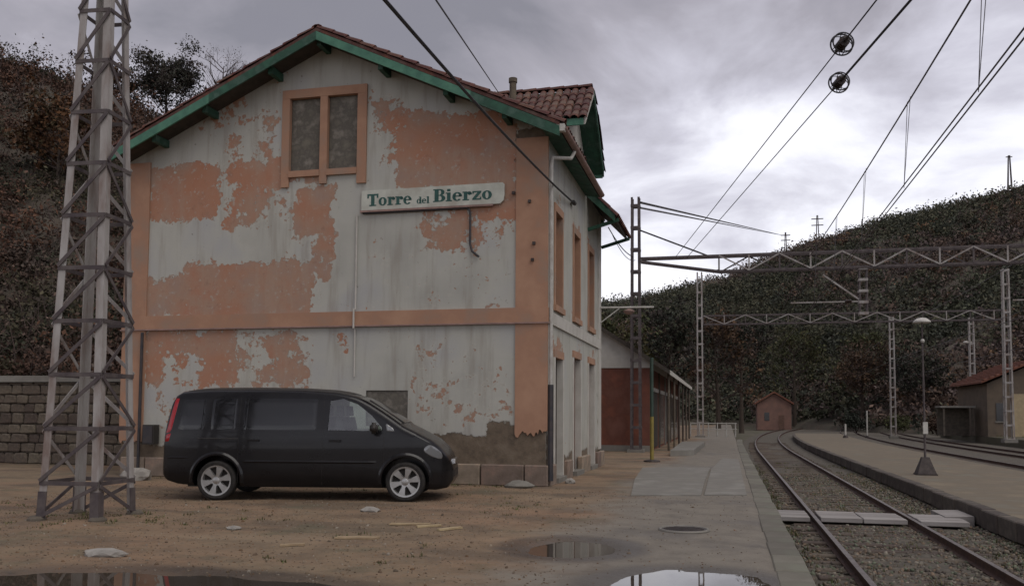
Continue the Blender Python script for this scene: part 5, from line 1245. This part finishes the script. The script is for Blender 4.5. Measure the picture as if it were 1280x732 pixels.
DK = np.array([(.030, .034, .026), (.040, .042, .028), (.045, .038, .034)]); BR = np.array([(.075, .048, .035), (.062, .045, .036), (.09, .055, .032)]); OL = np.array([(.055, .058, .026), (.07, .062, .03), (.045, .05, .024)])
tree('skyline_tree', 'dense dark bushy tree on the skyline left of the gable roof', on_hill(-35.7, 62), 4.8, 2.5, 28, 12500, .085, np.array([(.040, .042, .034), (.055, .05, .040), (.06, .048, .044)]), seed=3, squash=1.1)
tree('bare_tree', 'leafless thin-twigged tree on the skyline just above the left roof slope', on_hill(-32.6, 66), 8.2, 3.0, 34, 700, .05, BR, bare=True, trunk_r=.2, seed=5)
tree('skyline_bush', 'brownish bush on the skyline between the pylon and the dark tree', on_hill(-38.6, 62), 2.6, 1.8, 14, 2600, .10, BR, seed=8)
tree('bank_tree', 'rust coloured tree high on the bank behind the pylon', on_hill(-41.5, 46), 4.2, 2.2, 18, 3500, .11, np.array([(.10, .05, .024), (.085, .045, .025), (.06, .045, .025)]), seed=11)
tree('overhanging_tree', 'bare-branched tree with sparse dark leaves on the bank crest beside the pylon top', on_hill(-48.3, 50), 9.5, 4.4, 18, 700, .08, DK, bare=True, trunk_r=.13, seed=14)
# trees past the annex and around the bend of the line
G = 'trees round the bend of the line'
for i, (x, y, h_, sp_, pal, lb) in enumerate([(-9.5, 78, 9.5, 4.2, OL, 'olive tree rising behind the annex roof'), (-5.0, 84, 10.5, 4.4, DK, 'dark tree behind the platform railing, left of the grey mast'), (-1.0, 98, 11.5, 4.6, BR, 'brown tree standing beside the end of the platform'),
        (1.6, 112, 11.8, 4.2, DK, 'dark tree just left of the pink trackside house'), (10.5, 150, 14.5, 5.6, OL, 'tall olive tree right behind the pink trackside house'), (17.5, 126, 11.5, 5.0, BR, 'brown tree between the track bend and the middle mast'),
        (23.5, 122, 9.0, 4.4, DK, 'dark tree beyond the middle mast on the far bank'), (29.5, 112, 7.0, 3.8, BR, 'low brown tree on the far bank behind the shelter'), (20.0, 142, 13, 5.0, OL, 'olive tree at the hill foot past the bend'), (36, 104, 6.5, 3.6, OL, 'low olive tree on the bank behind the red-roofed shed')]):
    tree('trackside_tree', lb, (x, y, -.5), h_, sp_, 22, 3600, .20, pal, group=G, seed=30+i)
# far bank bushes
for i, (x, y, r_, lb) in enumerate([(19.5, 92, 1.6, 'brown bush behind the flat-roofed shelter'), (13.8, 104, 1.5, 'dark bush beside the middle mast'), (24, 96, 1.8, 'dark green bush on the far bank between the masts'), (17, 99, 1.7, 'olive bush on the far bank beyond the shelter')]):
    o = thing('bush', lb, 'bush', (x, y, -.3), group='bushes on the far bank')
    mb = MB()
    for k in range(7): mb.tube([(x, y, -.3), (x+random.uniform(-1, 1)*r_*.6, y+random.uniform(-1, 1)*r_*.6, r_*.9)], [.04, .012], 4, False)
    mb.build('stem', M['twig'], o, fix=False)
    v = crowns(np.array([(x, y, r_*.55)]), np.array([r_]), 1400, np.array([.13]), (BR, DK, DK, OL)[i], np.array([0]), .8, 12); leafobj('crown', [v], M['foliage'], o, ORG[o.name])
# hilltop pylons
def hpylon(azd, r, h_, label, arms=True):
    b = Vector(on_hill(azd, r)); o = thing('hilltop_pylon', label, 'pylon', b, group='pylons on the hilltop'); w = h_*.05
    for sx in (-1, 1):
        for sy in (-1, 1): MB().tube([b+Vector((sx*w, sy*w, -2)), b+Vector((sx*w*.25, sy*w*.25, h_))], .12, 4).build('leg', M['steel_dark'], o)
    if arms:
        for f in (.72, .9): MB().bar(b+Vector((-h_*.16, 0, h_*f)), b+Vector((h_*.16, 0, h_*f)), .25).build('crossarm', M['steel_dark'], o)
    else: MB().bar(b+Vector((-h_*.06, 0, h_*.97)), b+Vector((h_*.06, 0, h_*.97)), .2).build('crossarm', M['steel_dark'], o)
hpylon(5.5, 286, 11, 'double-armed electricity pylon on the hilltop'); hpylon(3.6, 289, 9, 'broad low electricity pylon at the end of the feeder lines on the hilltop'); hpylon(16.0, 263, 13, 'tall thin antenna mast on the highest stretch of the hill', False)
